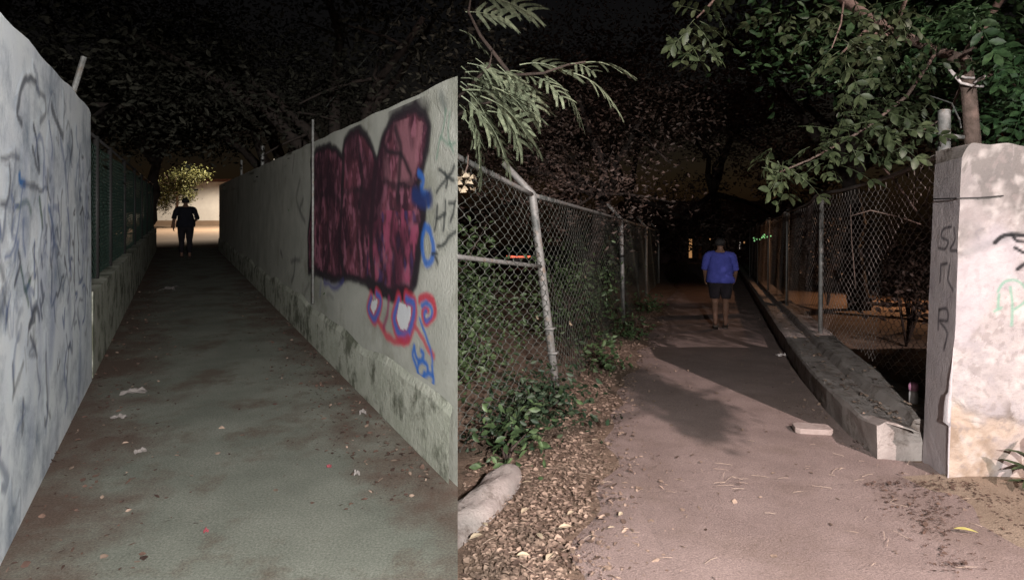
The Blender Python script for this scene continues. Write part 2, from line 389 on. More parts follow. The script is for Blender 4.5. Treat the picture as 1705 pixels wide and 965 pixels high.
def paint_sheet(name, A, D, N, ts, zs, pt, mat, parent, off=.003, cut=.03):
    """faces that carry paint only, standing 3 mm proud of the wall"""
    nt_, nz_ = len(ts), len(zs)
    T, Z = np.meshgrid(ts, zs)
    X = A.x + D.x * T + N.x * off; Yv = A.y + D.y * T + N.y * off
    V = np.stack([X.ravel(), Yv.ravel(), Z.ravel()], 1)
    i, j = np.meshgrid(np.arange(nt_ - 1), np.arange(nz_ - 1)); q = (j * nt_ + i).ravel()
    Fq = np.stack([q, q + 1, q + 1 + nt_, q + nt_], 1); Fq = Fq[pt.a[Fq].max(1) > cut]
    used = np.unique(Fq); mp = -np.ones(len(V), int); mp[used] = np.arange(len(used))
    o = mesh(name, V[used], mp[Fq], mat, parent)
    at = o.data.color_attributes.new('paint', 'FLOAT_COLOR', 'POINT')
    at.data.foreach_set('color', np.concatenate([pt.c[used], pt.a[used, None]], 1).astype(np.float32).ravel())
    return o

# ------------------------------------------------------------------ whitewashed wall, left of the alley
def wall_slab(A, D, N, t0, t1, z0, z1, th, name, mat, parent, lean=0, cut0=None, top_wob=.012):
    """slab whose alley face lies on the line; N points away from the alley"""
    n = max(2, int((t1 - t0) / .15)); V = []
    for i in range(n + 1):
        t = t0 + (t1 - t0) * i / n; e = (i == n)
        zt = z1 + top_wob * math.sin(t * 7.1) * math.sin(t * 2.3 + 1) - (.03 if e and lean else 0)
        f = A + D * (t + (lean * .5 if e else 0)); ft = A + D * (t - (lean * .5 if e else 0)); b = f + N * th; bt = ft + N * th
        if cut0 and t < .56: b = bt = Vector(cut0)
        V += [(f.x, f.y, z0), (ft.x, ft.y, zt), (bt.x, bt.y, zt), (b.x, b.y, z0)]
    Fs = [(4 * i + a, 4 * i + (a + 1) % 4, 4 * i + 4 + (a + 1) % 4, 4 * i + 4 + a) for i in range(n) for a in range(4)] + [(0, 3, 2, 1), (4 * n, 4 * n + 1, 4 * n + 2, 4 * n + 3)]
    o = mesh(name, V, Fs, mat, parent)
    bm = bmesh.new(); bm.from_mesh(o.data); bmesh.ops.recalc_face_normals(bm, faces=bm.faces); bm.to_mesh(o.data); bm.free()
    return o
wa = thing('whitewashed_wall', 'tall whitewashed concrete wall covered in faint blue and black tags, left of the dark alley', 'wall', (A0.x, A0.y, 0))
wall_slab(A0, DA, -NA, -4.6, 0, -.3, 2.31, .22, 'wall_body', M['wall_a'], wa, lean=.10)
ts = np.arange(-4.2, -.07, .014); zs = np.arange(.02, 2.27, .014); T, Z = np.meshgrid(ts, zs); pt = Paint(T, Z, .06)
wpx = lambda l: [px_wall(x, y, A0, DA) for x, y in l]
rr = random.Random(5)
INK, BLU, GRN = (.055, .062, .085), (.05, .16, .40), (.06, .12, .09)
# hand-placed tag strokes (photo positions) and the many small upright scribbles between them
for l, wd, c, op in [
    ([(34, 205), (28, 190), (31, 160), (36, 142), (46, 130), (60, 138)], .045, INK, .6), ([(60, 150), (72, 160), (75, 190), (66, 205)], .04, INK, .45),
    ([(85, 178), (92, 200), (98, 215), (104, 228)], .06, INK, .55), ([(54, 205), (60, 235), (63, 262)], .035, INK, .7),
    ([(0, 262), (18, 262), (30, 258)], .025, INK, .5), ([(30, 285), (32, 300), (40, 312)], .05, BLU, .8), ([(38, 312), (60, 314), (78, 318)], .03, INK, .5),
    ([(80, 205), (86, 240), (85, 262)], .03, (.10, .14, .28), .6), ([(118, 218), (120, 240), (117, 262)], .05, INK, .5),
    ([(0, 335), (8, 338), (13, 325), (15, 300), (14, 278)], .03, INK, .6), ([(28, 345), (45, 340), (50, 352)], .035, GRN, .5),
    ([(64, 332), (66, 350), (70, 378)], .05, GRN, .6), ([(80, 345), (86, 370), (90, 405)], .04, BLU, .5), ([(95, 330), (98, 362), (100, 395)], .035, (.10, .14, .28), .5),
    ([(112, 345), (115, 380), (114, 420), (118, 460)], .045, (.08, .13, .33), .5), ([(100, 235), (108, 280), (112, 330)], .06, (.12, .17, .33), .4),
    ([(68, 425), (70, 445)], .05, INK, .5), ([(84, 430), (86, 442)], .05, INK, .5), ([(33, 450), (42, 480), (50, 462)], .035, GRN, .7), ([(42, 480), (46, 500)], .035, GRN, .6),
    ([(10, 512), (8, 528)], .04, INK, .6), ([(66, 500), (70, 530)], .035, INK, .7), ([(88, 505), (91, 528)], .035, INK, .6), ([(50, 560), (56, 582), (60, 598)], .04, INK, .6),
    ([(20, 610), (22, 650)], .025, INK, .6), ([(60, 610), (66, 640), (64, 660)], .022, INK, .5), ([(2, 480), (6, 500)], .05, INK, .4), ([(108, 590), (110, 610)], .02, INK, .5)]:
    pt.stroke(wpx(l), wd * .8, c, .012, min(1, op * 1.35))
for _ in range(190):
    t = rr.uniform(-4, -.12); z = rr.gauss(1.25, .45)
    if not .15 < z < 2.15: continue
    pts = [(t, z)]
    for _k in range(rr.choice((2, 3, 3, 4))): pts.append((pts[-1][0] + rr.gauss(0, .07), pts[-1][1] + rr.gauss(-.02, .085)))
    pt.stroke(pts, rr.uniform(.012, .04), rr.choice((INK, INK, (.10, .15, .32), (.13, .16, .24))), .009, rr.uniform(.3, .8))
for _ in range(14):
    t = rr.uniform(-2.6, -.1); z = rr.uniform(.6, 1.9); pt.stroke([(t, z), (t + rr.gauss(0, .05), z - rr.uniform(.3, .7))], rr.uniform(.05, .14), (.22, .28, .46), .06, rr.uniform(.15, .45))
paint_sheet('tag_writing', A0, DA, NA, ts, zs, pt, M['wall_a_paint'], wa)
# stub of fence arm on the wall's far corner
p = lineA(-.25); g = G().tube([P(114, 178, p.y), P(120, 160, p.y), P(140, 95, p.y + .05)], .021, 8)
o = g.mesh('fence_arm', M['steel']); tag(o, 'thin slanting steel arm sticking up from the top of the whitewashed wall', 'metal post')

# ------------------------------------------------------------------ chain-link
def chain(name, fn, length, h, mat, parent, cw=.088, ch=.10, r=.003, top_spike=True):
    """fn(u, v) -> Vector; hexagon-looking twisted wire netting, u metres along, v metres up"""
    segs = []
    n = int(length / cw); rows_ = int(h / ch)
    for i in range(n + 1):
        s = 1 if i % 2 else -1
        x0 = (i + .5) * cw
        pts = []
        for k in range(rows_):
            z = k * ch
            pts += [(x0 - cw * .5 * s, z), (x0 - cw * .5 * s, z + .16 * ch), (x0 + cw * .5 * s, z + .5 * ch), (x0 + cw * .5 * s, z + .66 * ch)]
        pts.append((x0 - cw * .5 * s, rows_ * ch))
        if top_spike: pts.append((x0 - cw * (.5 * s) + .012, rows_ * ch + .05))
        pts = [(min(max(a, 0), length), b) for a, b in pts]
        w3 = [fn(a + .012 * math.sin(b * 5 + i), b + .008 * math.sin(a * 3 + b * 7)) for a, b in pts]
        segs += list(zip(w3[:-1], w3[1:]))
    a = np.array([s[0][:] for s in segs]); b = np.array([s[1][:] for s in segs])
    return wire_mesh(name, a, b, r, mat, parent)
def wire_mesh(name, a, b, r, mat, parent=None):
    d = b - a; d /= np.linalg.norm(d, axis=1)[:, None] + 1e-9
    ref = np.where(np.abs(d[:, 2:3]) < .8, np.array([[0, 0, 1.]]), np.array([[1., 0, 0]]))
    u = np.cross(d, ref); u /= np.linalg.norm(u, axis=1)[:, None] + 1e-9; v = np.cross(d, u)
    ring = [u * math.cos(t) * r + v * math.sin(t) * r for t in (0, 2.0944, 4.1888)]
    V = np.stack([a + ring[0], a + ring[1], a + ring[2], b + ring[0], b + ring[1], b + ring[2]], 1).reshape(-1, 3)
    o = np.arange(len(a))[:, None] * 6
    Fq = np.concatenate([o + np.array([[0, 1, 4, 3]]), o + np.array([[1, 2, 5, 4]]), o + np.array([[2, 0, 3, 5]])], 0)
    return mesh(name, V, Fq, mat, parent, smooth=True)

# ---- low wall with green mesh fence continuing the alley's left side
fa = thing('green_mesh_fence', 'dark green mesh fence on a low grey wall continuing the left side of the alley', 'fence', (*lineA(.12), 0))
wall_slab(A0, DA, -NA, .12, 17.2, -.3, .74, .2, 'low_wall', M['plinth'], fa)
POSTA = [1.35, 2.75, 5.0, 7.5, 10.0, 12.5, 15.0, 17.0]
for t in POSTA:
    p = lineA(t) - NA * .10; hgt = 2.22
    G().tube([(p.x, p.y, .7), (p.x, p.y, hgt)], .028, 8).mesh('post', M['dark_wire'], fa, True)
for t0, t1 in zip([.2] + POSTA[:-1], POSTA):
    a = lineA(t0) - NA * .10; L_ = t1 - t0
    chain('mesh_panel', lambda u, v, a=a: Vector((a.x + DA.x * u, a.y + DA.y * u, .76 + v)), L_, 1.4, M['green_wire'], fa, .07, .08, .0035, False)
a, b = lineA(.15) - NA * .10, lineA(17) - NA * .1
G().tube([(a.x, a.y, 2.2), (b.x, b.y, 2.2)], .016, 8).mesh('top_rail', M['dark_wire'], fa, True)

# ------------------------------------------------------------------ graffiti wall, right of the alley
wb = thing('graffiti_wall', 'long grey rendered wall with a big maroon graffiti piece, right of the dark alley', 'wall', (B0.x, B0.y, 0))
# far corner of its end face lies so that the end runs straight away from the fork
wall_slab(B0, DB, NB, 0, ALLEY_LEN, -.9, 2.19, .2, 'wall_body', M['wall_b'], wb, cut0=(-.345, 3.70), top_wob=.008)
n = 150; V = []
for i in range(n + 1):
    t = .0 + ALLEY_LEN * i / n; hh = .36 + .04 * math.sin(t * 2.3) * math.sin(t * 1.1) + .012 * math.sin(t * 6); q = lineB(t)
    for off, z in ((.03, -.1), (.028, hh * .7), (.022, hh), (.002, hh + .05)):
        V.append((q.x - NB.x * off, q.y - NB.y * off, z))
for i in range(4): V[i] = tuple(Vector(V[i]) + Vector((*(DB * .05), 0)))
Fq = [(4 * i + a, 4 * i + a + 1, 4 * i + 5 + a, 4 * i + 4 + a) for i in range(n) for a in range(3)]
mesh('plinth', V, Fq, M['plinth'], wb)
ts = np.concatenate([np.arange(.015, 5.5, .0125), np.arange(5.5, 9, .03)]); zs = np.arange(.46, 2.17, .0125); T, Z = np.meshgrid(ts, zs); pt = Paint(T, Z, .045)
wp = lambda l: [px_wall(x, y, B0, DB) for x, y in l]
BLK, MAR, PNK, RED, BLU, WHT = (.018, .012, .018), (.115, .022, .042), (.27, .075, .115), (.48, .04, .07), (.03, .13, .46), (.62, .63, .66)
body = wp([(514, 452), (513, 395), (520, 320), (518, 268), (528, 250), (545, 243), (560, 248), (570, 262), (574, 236), (584, 222), (598, 215), (611, 224), (618, 240), (628, 268), (634, 245), (642, 218), (655, 196), (672, 184), (692, 178), (708, 190), (715, 210), (712, 245), (704, 280), (697, 310), (706, 340), (704, 380), (699, 430), (692, 470), (682, 490), (655, 492), (628, 480), (610, 470), (585, 462), (555, 462), (530, 456)])
pt.fill(body, MAR, .96)
# mottled pink and dark vertical runs in the fill
ins = inside(pt.P, body)
n1 = fbm(pt.P * np.array([7, 3.0]), 1, 4, 5); n2_ = fbm(pt.P * np.array([9, 4.0]), 1, 4, 9)
zfac = np.clip((pt.P[:, 1] - .9) / .9, 0, 1)
pt.lay(ins * np.clip((n1 - .53) * 5, 0, .7), PNK); pt.lay(ins * np.clip((n2_ - .47) * 5, 0, .9), (.035, .010, .022))
n4 = fbm(pt.P * np.array([16, 11.0]), 1, 3, 33); pt.lay(ins * np.clip((n4 - .50) * 6, 0, .7), (.36, .13, .19)); n6 = fbm(pt.P * np.array([8, 6.5]), 1, 4, 83); pt.lay(ins * np.clip((n6 - .52) * 7, 0, .8), (.035, .010, .02))
top = wp([(636, 300), (640, 235), (655, 205), (690, 190), (706, 205), (700, 260), (690, 305)]); pt.lay(inside(pt.P, top) * np.clip((n1 - .32) * 3, 0, .75), (.33, .14, .17))
low = wp([(610, 460), (615, 380), (640, 350), (690, 350), (700, 400), (685, 470), (650, 480)]); n3 = fbm(pt.P * np.array([14, 9.0]), 1, 3, 21)
pt.lay(inside(pt.P, low) * np.clip((n3 - .45) * 4, 0, .8), (.36, .07, .14)); pt.lay(inside(pt.P, low) * np.clip((.44 - n3) * 5, 0, .6), (.06, .04, .15))
pt.stroke(body + body[:1], .065, BLK, .022, .95, False)
for l, wd, op in [([(548, 262), (545, 330), (548, 400), (545, 450)], .06, .55), ([(572, 262), (570, 330), (566, 400), (572, 455)], .10, .8), ([(598, 240), (603, 300), (596, 380), (600, 455)], .06, .5),
                  ([(628, 270), (622, 330), (618, 400), (622, 470)], .10, .8), ([(660, 215), (668, 250), (664, 300), (662, 330)], .06, .7), ([(640, 300), (660, 310), (690, 300)], .05, .6),
                  ([(640, 240), (650, 255), (668, 258), (685, 290)], .035, .8), ([(524, 330), (545, 322), (566, 335)], .05, .45), ([(575, 320), (600, 315), (622, 330)], .05, .5),
                  ([(655, 350), (652, 400), (660, 440), (650, 480)], .05, .5), ([(690, 320), (704, 345), (700, 400), (690, 470)], .07, .9), ([(614, 470), (640, 485), (680, 490)], .10, .95), ([(520, 440), (540, 462), (570, 468)], .05, .7)]:
    pt.stroke(wp(l), wd, BLK, .022, min(1, op * 1.15))
n5 = fbm(pt.P * np.array([3.2, 2.4]), 1, 4, 52); pt.lay(ins * np.clip((n5 - .50) * 5, 0, .75), (.03, .008, .018))
# drips, blue and red loops under the piece
for l, wd, c, op in [([(650, 190), (665, 176), (690, 170), (712, 178)], .07, BLK, .55), ([(735, 160), (742, 178)], .05, (.12, .14, .13), .7), ([(540, 470), (560, 478), (572, 466)], .04, (.06, .06, .22), .8), ([(535, 470), (533, 488)], .03, (.10, .12, .3), .5)]:
    pt.stroke(wp(l), wd, c, .03, op)
for c_, wd in ((RED, .115), (BLU, .05)):
    pt.stroke(wp([(618, 492), (614, 515), (622, 532), (630, 520), (634, 500), (628, 488)]), wd * .8, c_, .02, .9)
    pt.stroke(wp([(664, 500), (656, 530), (664, 556), (678, 560), (688, 535), (690, 508), (678, 498)]), wd, c_, .02, .9)
pt.fill(wp([(619, 498), (617, 512), (622, 524), (628, 512), (629, 498)]), WHT, .95)
pt.fill(wp([(665, 506), (660, 530), (667, 550), (678, 552), (684, 530), (685, 510)]), WHT, .95)
pt.stroke(wp([(630, 535), (648, 560), (662, 570), (680, 565)]), .05, RED, .02, .85); pt.stroke(wp([(648, 495), (646, 520), (640, 545)]), .04, (.25, .03, .10), .02, .8)
pt.stroke(wp([(693, 548), (704, 560), (714, 580), (722, 590)]), .04, RED, .015, .8); pt.stroke(wp([(700, 530), (708, 550), (716, 575), (720, 598)]), .022, BLU, .012, .9)
sp = [(712 + 17 * (1 - i / 26) * math.cos(2.4 - i * .36), 519 - 30 * (1 - i / 26) * math.sin(2.4 - i * .36)) for i in range(22)]
pt.stroke(wp(sp), .045, RED, .015, .95); pt.stroke(wp([(712 + 11 * (1 - i / 26) * math.cos(2.4 - i * .36), 521 - 21 * (1 - i / 26) * math.sin(2.4 - i * .36)) for i in range(20)]), .028, BLU, .012, .9)
for l in [[(690, 580), (694, 596), (700, 604), (706, 592), (702, 584)], [(700, 600), (696, 618), (702, 630), (712, 624), (712, 608), (704, 602)], [(708, 624), (706, 642), (714, 650), (722, 640), (722, 624), (714, 620)], [(722, 622), (720, 606)], [(690, 580), (688, 592), (694, 612), (702, 634), (716, 648)]]:
    pt.stroke(wp(l), .030, BLU, .014, .95)
pt.stroke(wp([(702, 644), (712, 652), (724, 650)]), .05, (.10, .22, .42), .03, .6)
for l in [[(698, 290), (706, 300), (702, 318), (712, 325), (714, 340)], [(708, 378), (704, 405), (708, 436), (717, 440), (722, 415), (718, 385), (710, 378)]]:
    pt.stroke(wp(l), .045, BLU, .015, .9)
pt.stroke(wp([(690, 325), (706, 333), (716, 330)]), .09, (.015, .03, .13), .03, .9)
# black letters by the wall's near edge
for l in [[(732, 280), (745, 292), (757, 298)], [(757, 278), (742, 300), (728, 322)], [(742, 285), (746, 300), (743, 312)], [(728, 342), (727, 362), (724, 382)], [(742, 338), (741, 360), (738, 384)], [(727, 362), (741, 360)], [(748, 340), (761, 332)],
          [(758, 338), (755, 356), (750, 372)], [(728, 412), (738, 408), (748, 396), (761, 388)], [(720, 424), (727, 425)], [(724, 432), (728, 440)]]:
    pt.stroke(wp(l), .022, (.03, .035, .035), .010, .9)
pt.stroke(wp([(744, 185), (740, 215), (732, 240), (728, 262)]), .02, (.08, .2, .14), .012, .6); pt.stroke(wp([(750, 190), (748, 225), (756, 255)]), .018, (.08, .2, .14), .012, .55); pt.stroke(wp([(735, 230), (750, 240), (761, 236)]), .018, (.08, .2, .14), .012, .5)
# faint tags farther along
for l, wd, op in [([(492, 430), (490, 455), (486, 470)], .05, .7), ([(485, 435), (500, 432)], .04, .6), ([(468, 420), (470, 428)], .06, .7), ([(505, 330), (500, 350), (508, 370)], .05, .6), ([(490, 260), (488, 285)], .05, .5), ([(515, 470), (508, 490), (512, 505)], .03, .5), ([(500, 300), (494, 330), (500, 352)], .05, .5), ([(545, 490), (555, 495)], .03, .4)]:
    pt.stroke(wp(l), wd, (.07, .07, .075), .03, op)
paint_sheet('graffiti_piece', B0, DB, -NB, ts, zs, pt, M['wall_b_paint'], wb)
# pipe that climbs the wall left of the piece and sticks out at the top
ty, tz = px_wall(525, 230, B0, DB); q = lineB(ty) - NB * .025
G().tube([(q.x, q.y, .45), (q.x, q.y, 2.42)], .013, 8).mesh('pipe', M['steel'], wb, True)
for t, zt in ((9.0, 2.6), (13.0, 2.6)):
    q = lineB(t) + NB * .1; o = G().tube([(q.x, q.y, 2.15), (q.x, q.y, zt)], .03, 8).mesh('metal_post', M['steel'])
    tag(o, 'nearer' if 0 else ('bare steel post on top of the graffiti wall, nearer of the two' if t < 10 else 'bare steel post on top of the graffiti wall, farther of the two'), 'metal post', 'posts on the graffiti wall')

# ------------------------------------------------------------------ pillar wall at the right
WZ = zr(4.12); FY = 4.12
wc = thing('pillar_wall', 'thick pale plastered wall end with scrawled letters, chipped at its foot, right of the path', 'wall', (3.0, FY, WZ))
def pillar():
    nx_, nz_ = 300, 190
    X = np.concatenate([np.linspace(0, 1.1, 120), np.linspace(1.12, 4, 60)]); Zv = np.linspace(-.1, 2.33, nz_); nx_ = len(X)
    Xg, Zg = np.meshgrid(X, Zv); fz = np.clip(Zg / 2.33, 0, 1)
    Wx = 3.0 + Xg + .085 * fz * np.clip(1 - Xg / 1.0, 0, 1)
    pts = np.stack([Wx.ravel(), Zg.ravel()], 1)
    nz = fbm(pts, 3.3, 5, 2); nb = fbm(pts, 9, 4, 8)
    # plaster lost near the foot: ragged line, plus a bite at the corner
    lost = 1 / (1 + np.exp(-((.50 + (nz - .5) * .5) - pts[:, 1]) * 60))
    cw = .2 * np.clip((1.0 - pts[:, 1]) * 2, 0, 1) * (pts[:, 1] > .4) * np.clip(1 - (pts[:, 0] - 3.0) / (.16 + .2 * nb), 0, 1)
    bite = (np.hypot((pts[:, 0] - 3.40) / .07, (pts[:, 1] - .45) / .12) + (nb - .5) * 1.6 < 1) * 1.0
    dep = .022 * lost + .06 * np.minimum(cw * 5, 1) + (nb - .5) * .012 + (nz - .5) * .012
    top = (.004 * np.sin(Xg * 9) + .007 * np.sin(Xg * 23) - .03 * np.clip(Xg - .35, 0, 1) - .09 * np.clip(1 - Xg / .09, 0, 1) ** 2)
    Zw = Zg + top * fz ** 6
    V = np.stack([Wx.ravel(), FY + dep, (WZ + Zw).ravel()], 1)
    i, j = np.meshgrid(np.arange(nx_ - 1), np.arange(nz_ - 1)); q = (j * nx_ + i).ravel(); Fq = np.stack([q, q + 1, q + 1 + nx_, q + nx_], 1)
    p = Paint(Wx, Zg); wq = lambda l: [((x - CX) / F * FY, CAMZ + (HZ - y) / F * FY - WZ) for x, y in l]
    p.lay(lost * .7, (.40, .305, .23)); p.lay(lost * np.clip((nb - .48) * 4, 0, .8), (.20, .145, .105))
    p.lay(np.clip(((pts[:, 1] - 1.42) * 1.5 + (nz - .5) * 1.6 + (nb - .5) * 1.2), 0, 1) * .86, (.10, .092, .087)); sp_ = fbm(pts, 26, 3, 71); p.lay(np.clip((sp_ - .60) * 12, 0, 1) * .5, (.20, .17, .165)); p.lay(np.clip((fbm(pts, 13, 3, 75) - .56) * 4, 0, 1) * .35, (.55, .51, .49))       # weathered stains below the coping
    p.lay((fbm(pts * np.array([9, 1.4]), 1, 4, 31) > .56) * np.clip((pts[:, 1] - 1.2), 0, 1) * .4, (.27, .24, .24))
    p.lay(np.clip((fbm(pts, 2.2, 4, 44) - .58) * 9, 0, 1) * .55, (.33, .30, .32))
    p.lay(bite * np.clip((nb - .35) * 3, 0, 1) * .7, (.16, .13, .115))
    for l, wd in [([(1656, 404), (1668, 394), (1684, 390), (1704, 391)], .028), ([(1684, 390), (1692, 400), (1704, 402)], .022), ([(1690, 412), (1704, 420), (1722, 428), (1704, 440), (1694, 448)], .024), ([(1722, 428), (1735, 440), (1720, 456)], .022)]:
        p.stroke(wq(l), wd, (.012, .012, .014), .006, .95)
    for l in [[(1683, 478), (1686, 510), (1684, 541)], [(1662, 485), (1672, 470), (1690, 466), (1706, 478), (1708, 500), (1690, 515)], [(1656, 518), (1668, 512)], [(1664, 490), (1662, 512)]]:
        p.stroke(wq(l), .016, (.12, .27, .20), .008, .75)
    p.stroke(wq([(1637, 380), (1626, 386), (1630, 398)]), .01, (.15, .14, .15), .006, .6)
    o = mesh('front_face', V, Fq, M['wall_c_paint'], wc, True)
    at = o.data.color_attributes.new('paint', 'FLOAT_COLOR', 'POINT'); at.data.foreach_set('color', np.concatenate([p.c, p.a[:, None]], 1).astype(np.float32).ravel())
    # end face towards the path
    nu = 40; U, Z2 = np.meshgrid(np.linspace(0, 1, nu), Zv); f2 = np.clip(Z2 / 2.33, 0, 1)
    ex = 3.0 + .085 * f2 + U * (.11 + .01 * f2); ey = FY + U * .43
    pts = np.stack([ey.ravel() * 1.0, Z2.ravel()], 1); nb = fbm(pts, 9, 4, 18)
    d0 = dep.reshape(nz_, nx_)[:, 0]
    ex = ex + (nb.reshape(ex.shape) - .5) * .006 * np.clip(U * 8, 0, 1)
    eyy = ey + np.where(U == 0, d0[:, None], 0)
    zz = Z2 + (-.09 - .02 * U) * f2 ** 6
    zz[-1, 0] = Zw[-1, 0]
    V = np.stack([ex.ravel(), eyy.ravel(), (WZ + zz).ravel()], 1)
    i, j = np.meshgrid(np.arange(nu - 1), np.arange(nz_ - 1)); q = (j * nu + i).ravel(); Fq = np.stack([q + 1, q, q + nu, q + 1 + nu], 1)
    p = Paint(U * .45, Z2)
    def wq2(l): return [((x - 1585 + 0) / -42 * .45, CAMZ + (HZ - y) / F * 4.3 - WZ) for x, y in l]
    p.lay(np.ones(len(pts)) * .6, (.54, .48, .50)); p.lay(np.clip((fbm(pts, 5, 4, 27) - .5) * 3, 0, 1) * .6, (.30, .265, .285))  # pale coat lifts this face, which the key lamp leaves in shade
    p.lay(np.clip((Z2.ravel() - 1.95) * 4, 0, 1) * .4, (.27, .245, .245))
    for l in [[(1574, 372), (1562, 378), (1560, 392), (1570, 398), (1566, 412), (1556, 412)], [(1578, 374), (1580, 395), (1574, 412), (1584, 412)], [(1562, 440), (1570, 436)], [(1560, 440), (1560, 470)], [(1574, 438), (1572, 462), (1580, 478)], [(1560, 518), (1560, 552)], [(1560, 518), (1572, 512), (1574, 530), (1562, 536), (1574, 550), (1570, 580)]]:
        p.stroke(wq2(l), .018, (.045, .04, .05), .010, .9)
    o = mesh('end_face', V, Fq, M['wall_c_paint'], wc, True)
    at = o.data.color_attributes.new('paint', 'FLOAT_COLOR', 'POINT'); at.data.foreach_set('color', np.concatenate([p.c, p.a[:, None]], 1).astype(np.float32).ravel())
    # top, back and far end
    tz = Zw.reshape(nz_, nx_)[-1]; bx = 3.21
    V = []; Fs = []
    for i_ in range(nx_):
        x = Wx[-1, i_]; bxx = max(x, bx); zt = WZ + tz[i_]; zb = zt - (.02 if x < 3.25 else 0)
        V += [(x, FY + dep.reshape(nz_, nx_)[-1, i_], zt), (bxx + .0, FY + .43, zb if i_ else WZ + zz[-1, -1]), (bxx, FY + .43, WZ - .1)]
    for i_ in range(nx_ - 1): Fs += [(3 * i_, 3 * i_ + 3, 3 * i_ + 4, 3 * i_ + 1), (3 * i_ + 1, 3 * i_ + 4, 3 * i_ + 5, 3 * i_ + 2)]
    o = mesh('back_face', V, Fs, M['concrete'], wc)
    e = nx_ - 1
    G().add([(7, FY, WZ - .1), (7, FY + .43, WZ - .1), (7, FY + .43, WZ + 2.2), (7, FY, WZ + 2.2)], [(0, 1, 2, 3)]).mesh('far_end', M['concrete'], wc)
pillar()
# wire wound round the pillar
zw = lambda y, Y: CAMZ + (HZ - y) / F * Y
o = G().tube([(3.19, 4.56, zw(331, 4.5)), (3.11, 4.36, zw(331, 4.36)), (3.05, FY - .008, zw(330, FY)), (3.2, FY - .012, zw(329, FY)), (3.36, FY - .012, zw(326, FY))], .0055, 6).mesh('tie_wire', M['dark_wire'])
tag(o, 'thin dark wire stretched across the upper part of the pale pillar wall', 'wire')

# ------------------------------------------------------------------ mesh fence along the right of the path
fr = thing('mesh_fence', 'tall rusty chain link fence on the concrete footing right of the path', 'fence', (3.45, 4.75, zr(4.75)))
FP = [(3.44, 4.78, 2.36), (4.62, 9.0, 2.40), (5.95, 13.0, 2.34), (7.34, 17.2, 2.35), (8.8, 21.5, 2.35), (10.3, 26, 2.35)]
for i, (x, y, h) in enumerate(FP):
    t = 2.70 if i == 0 else h + .03
    g = G().tube([(x - .0, y, zr(y) + .2), (x + (.02 if i else 0), y, zr(y) + t)], .045 if i == 0 else .033, 10)
    if i == 0: g.tube([(x, y, zr(y) + t), (x, y, zr(y) + t + .015)], [.05, .03], 10); g.tube([(x + .02, y - .03, zr(y) + 2.5), (x + .13, y - .03, zr(y) + 2.49)], .018, 8)
    g.mesh('post', M['steel'], fr, True)
for (x0, y0, h0), (x1, y1, h1) in zip(FP[:-1], FP[1:]):
    L_ = math.hypot(x1 - x0, y1 - y0)
    def fn(u, v, x0=x0, y0=y0, h0=h0, x1=x1, y1=y1, h1=h1, L_=L_):
        t = u / L_; y = y0 + (y1 - y0) * t; b = zr(y) + .38; top = zr(y) + h0 + (h1 - h0) * t - .06 * math.sin(math.pi * t)
        return Vector((x0 + (x1 - x0) * t + .02 * math.sin(u * 3 + v * 2), y, b + (top - b) * min(v / 1.95, 1.03)))
    chain('mesh_panel', fn, L_, 1.95, M['wire_old'], fr, .085, .098, .0028)
    G().tube([fn(L_ * k / 8, 1.95) for k in range(9)], .020, 7).mesh('top_rail', M['wire_old'], fr, True)

# ------------------------------------------------------------------ mesh fence along the left of the path
fl = thing('mesh_fence', 'grey chain link fence with cranked posts left of the path, overgrown at its foot', 'fence', (.48, 6.2, zr(6.2)))
LP = [(-.55, 4.40, 0), (.48, 6.2, -.27), (2.32, 12.5, -.05), (4.2, 18.8, 0), (6.1, 25, 0)]
LH = 2.15
def lf(i, t, v):
    (x0, y0, l0), (x1, y1, l1) = LP[i], LP[i + 1]; y = y0 + (y1 - y0) * t
    ln = l0 + (l1 - l0) * t if i else -.27 * t ** 1.0
    return Vector((x0 + (x1 - x0) * t + ln * v / LH, y, zr(y) + .03 + v * (1 + (.10 * (1 - t) if i == 0 else 0))))
for i in range(1, 5):
    x, y, ln = LP[i]; b = Vector((x, y, zr(y) - .05)); tp = Vector((x + ln, y, zr(y) + LH)); arm = tp + Vector((-.30, -.02, .33))
    G().tube([b, b.lerp(tp, .5), b.lerp(tp, .985), tp + Vector((-.006, 0, .015)), tp + Vector((-.03, 0, .04)), arm], [.043] * 3 + [.040, .037, .032], 10).mesh('post', M['steel'], fl, True)
for i in range(4):
    a, b = LP[i], LP[i + 1]; L_ = math.hypot(b[0] - a[0], b[1] - a[1])
    def fn(u, v, i=i, L_=L_):
        q = lf(i, u / L_, v); return q + Vector((.025 * math.sin(u * 2.2 + v * 3) , .02 * math.sin(u * 1.3 + v * 2.1), 0))
    chain('mesh_panel', fn, L_, LH, M['wire'], fl, .088, .10, .0031 if i == 0 else .0027)
    G().tube([lf(i, k / 6, LH - .03) for k in range(7)], .024, 8).mesh('top_rail', M['steel'], fl, True)
G().tube([lf(0, k / 5, 1.40 - .02 * k / 5) for k in range(6)], .021, 8).mesh('middle_rail', M['steel'], fl, True)
for v in (.75, .5):
    q = lf(0, 1, v); G().tube([q + Vector((-.05, -.05, 0)), q + Vector((.03, -.06, .0)), q + Vector((.06, 0, 0))], .014, 7).mesh('clamp', M['steel'], fl, True)

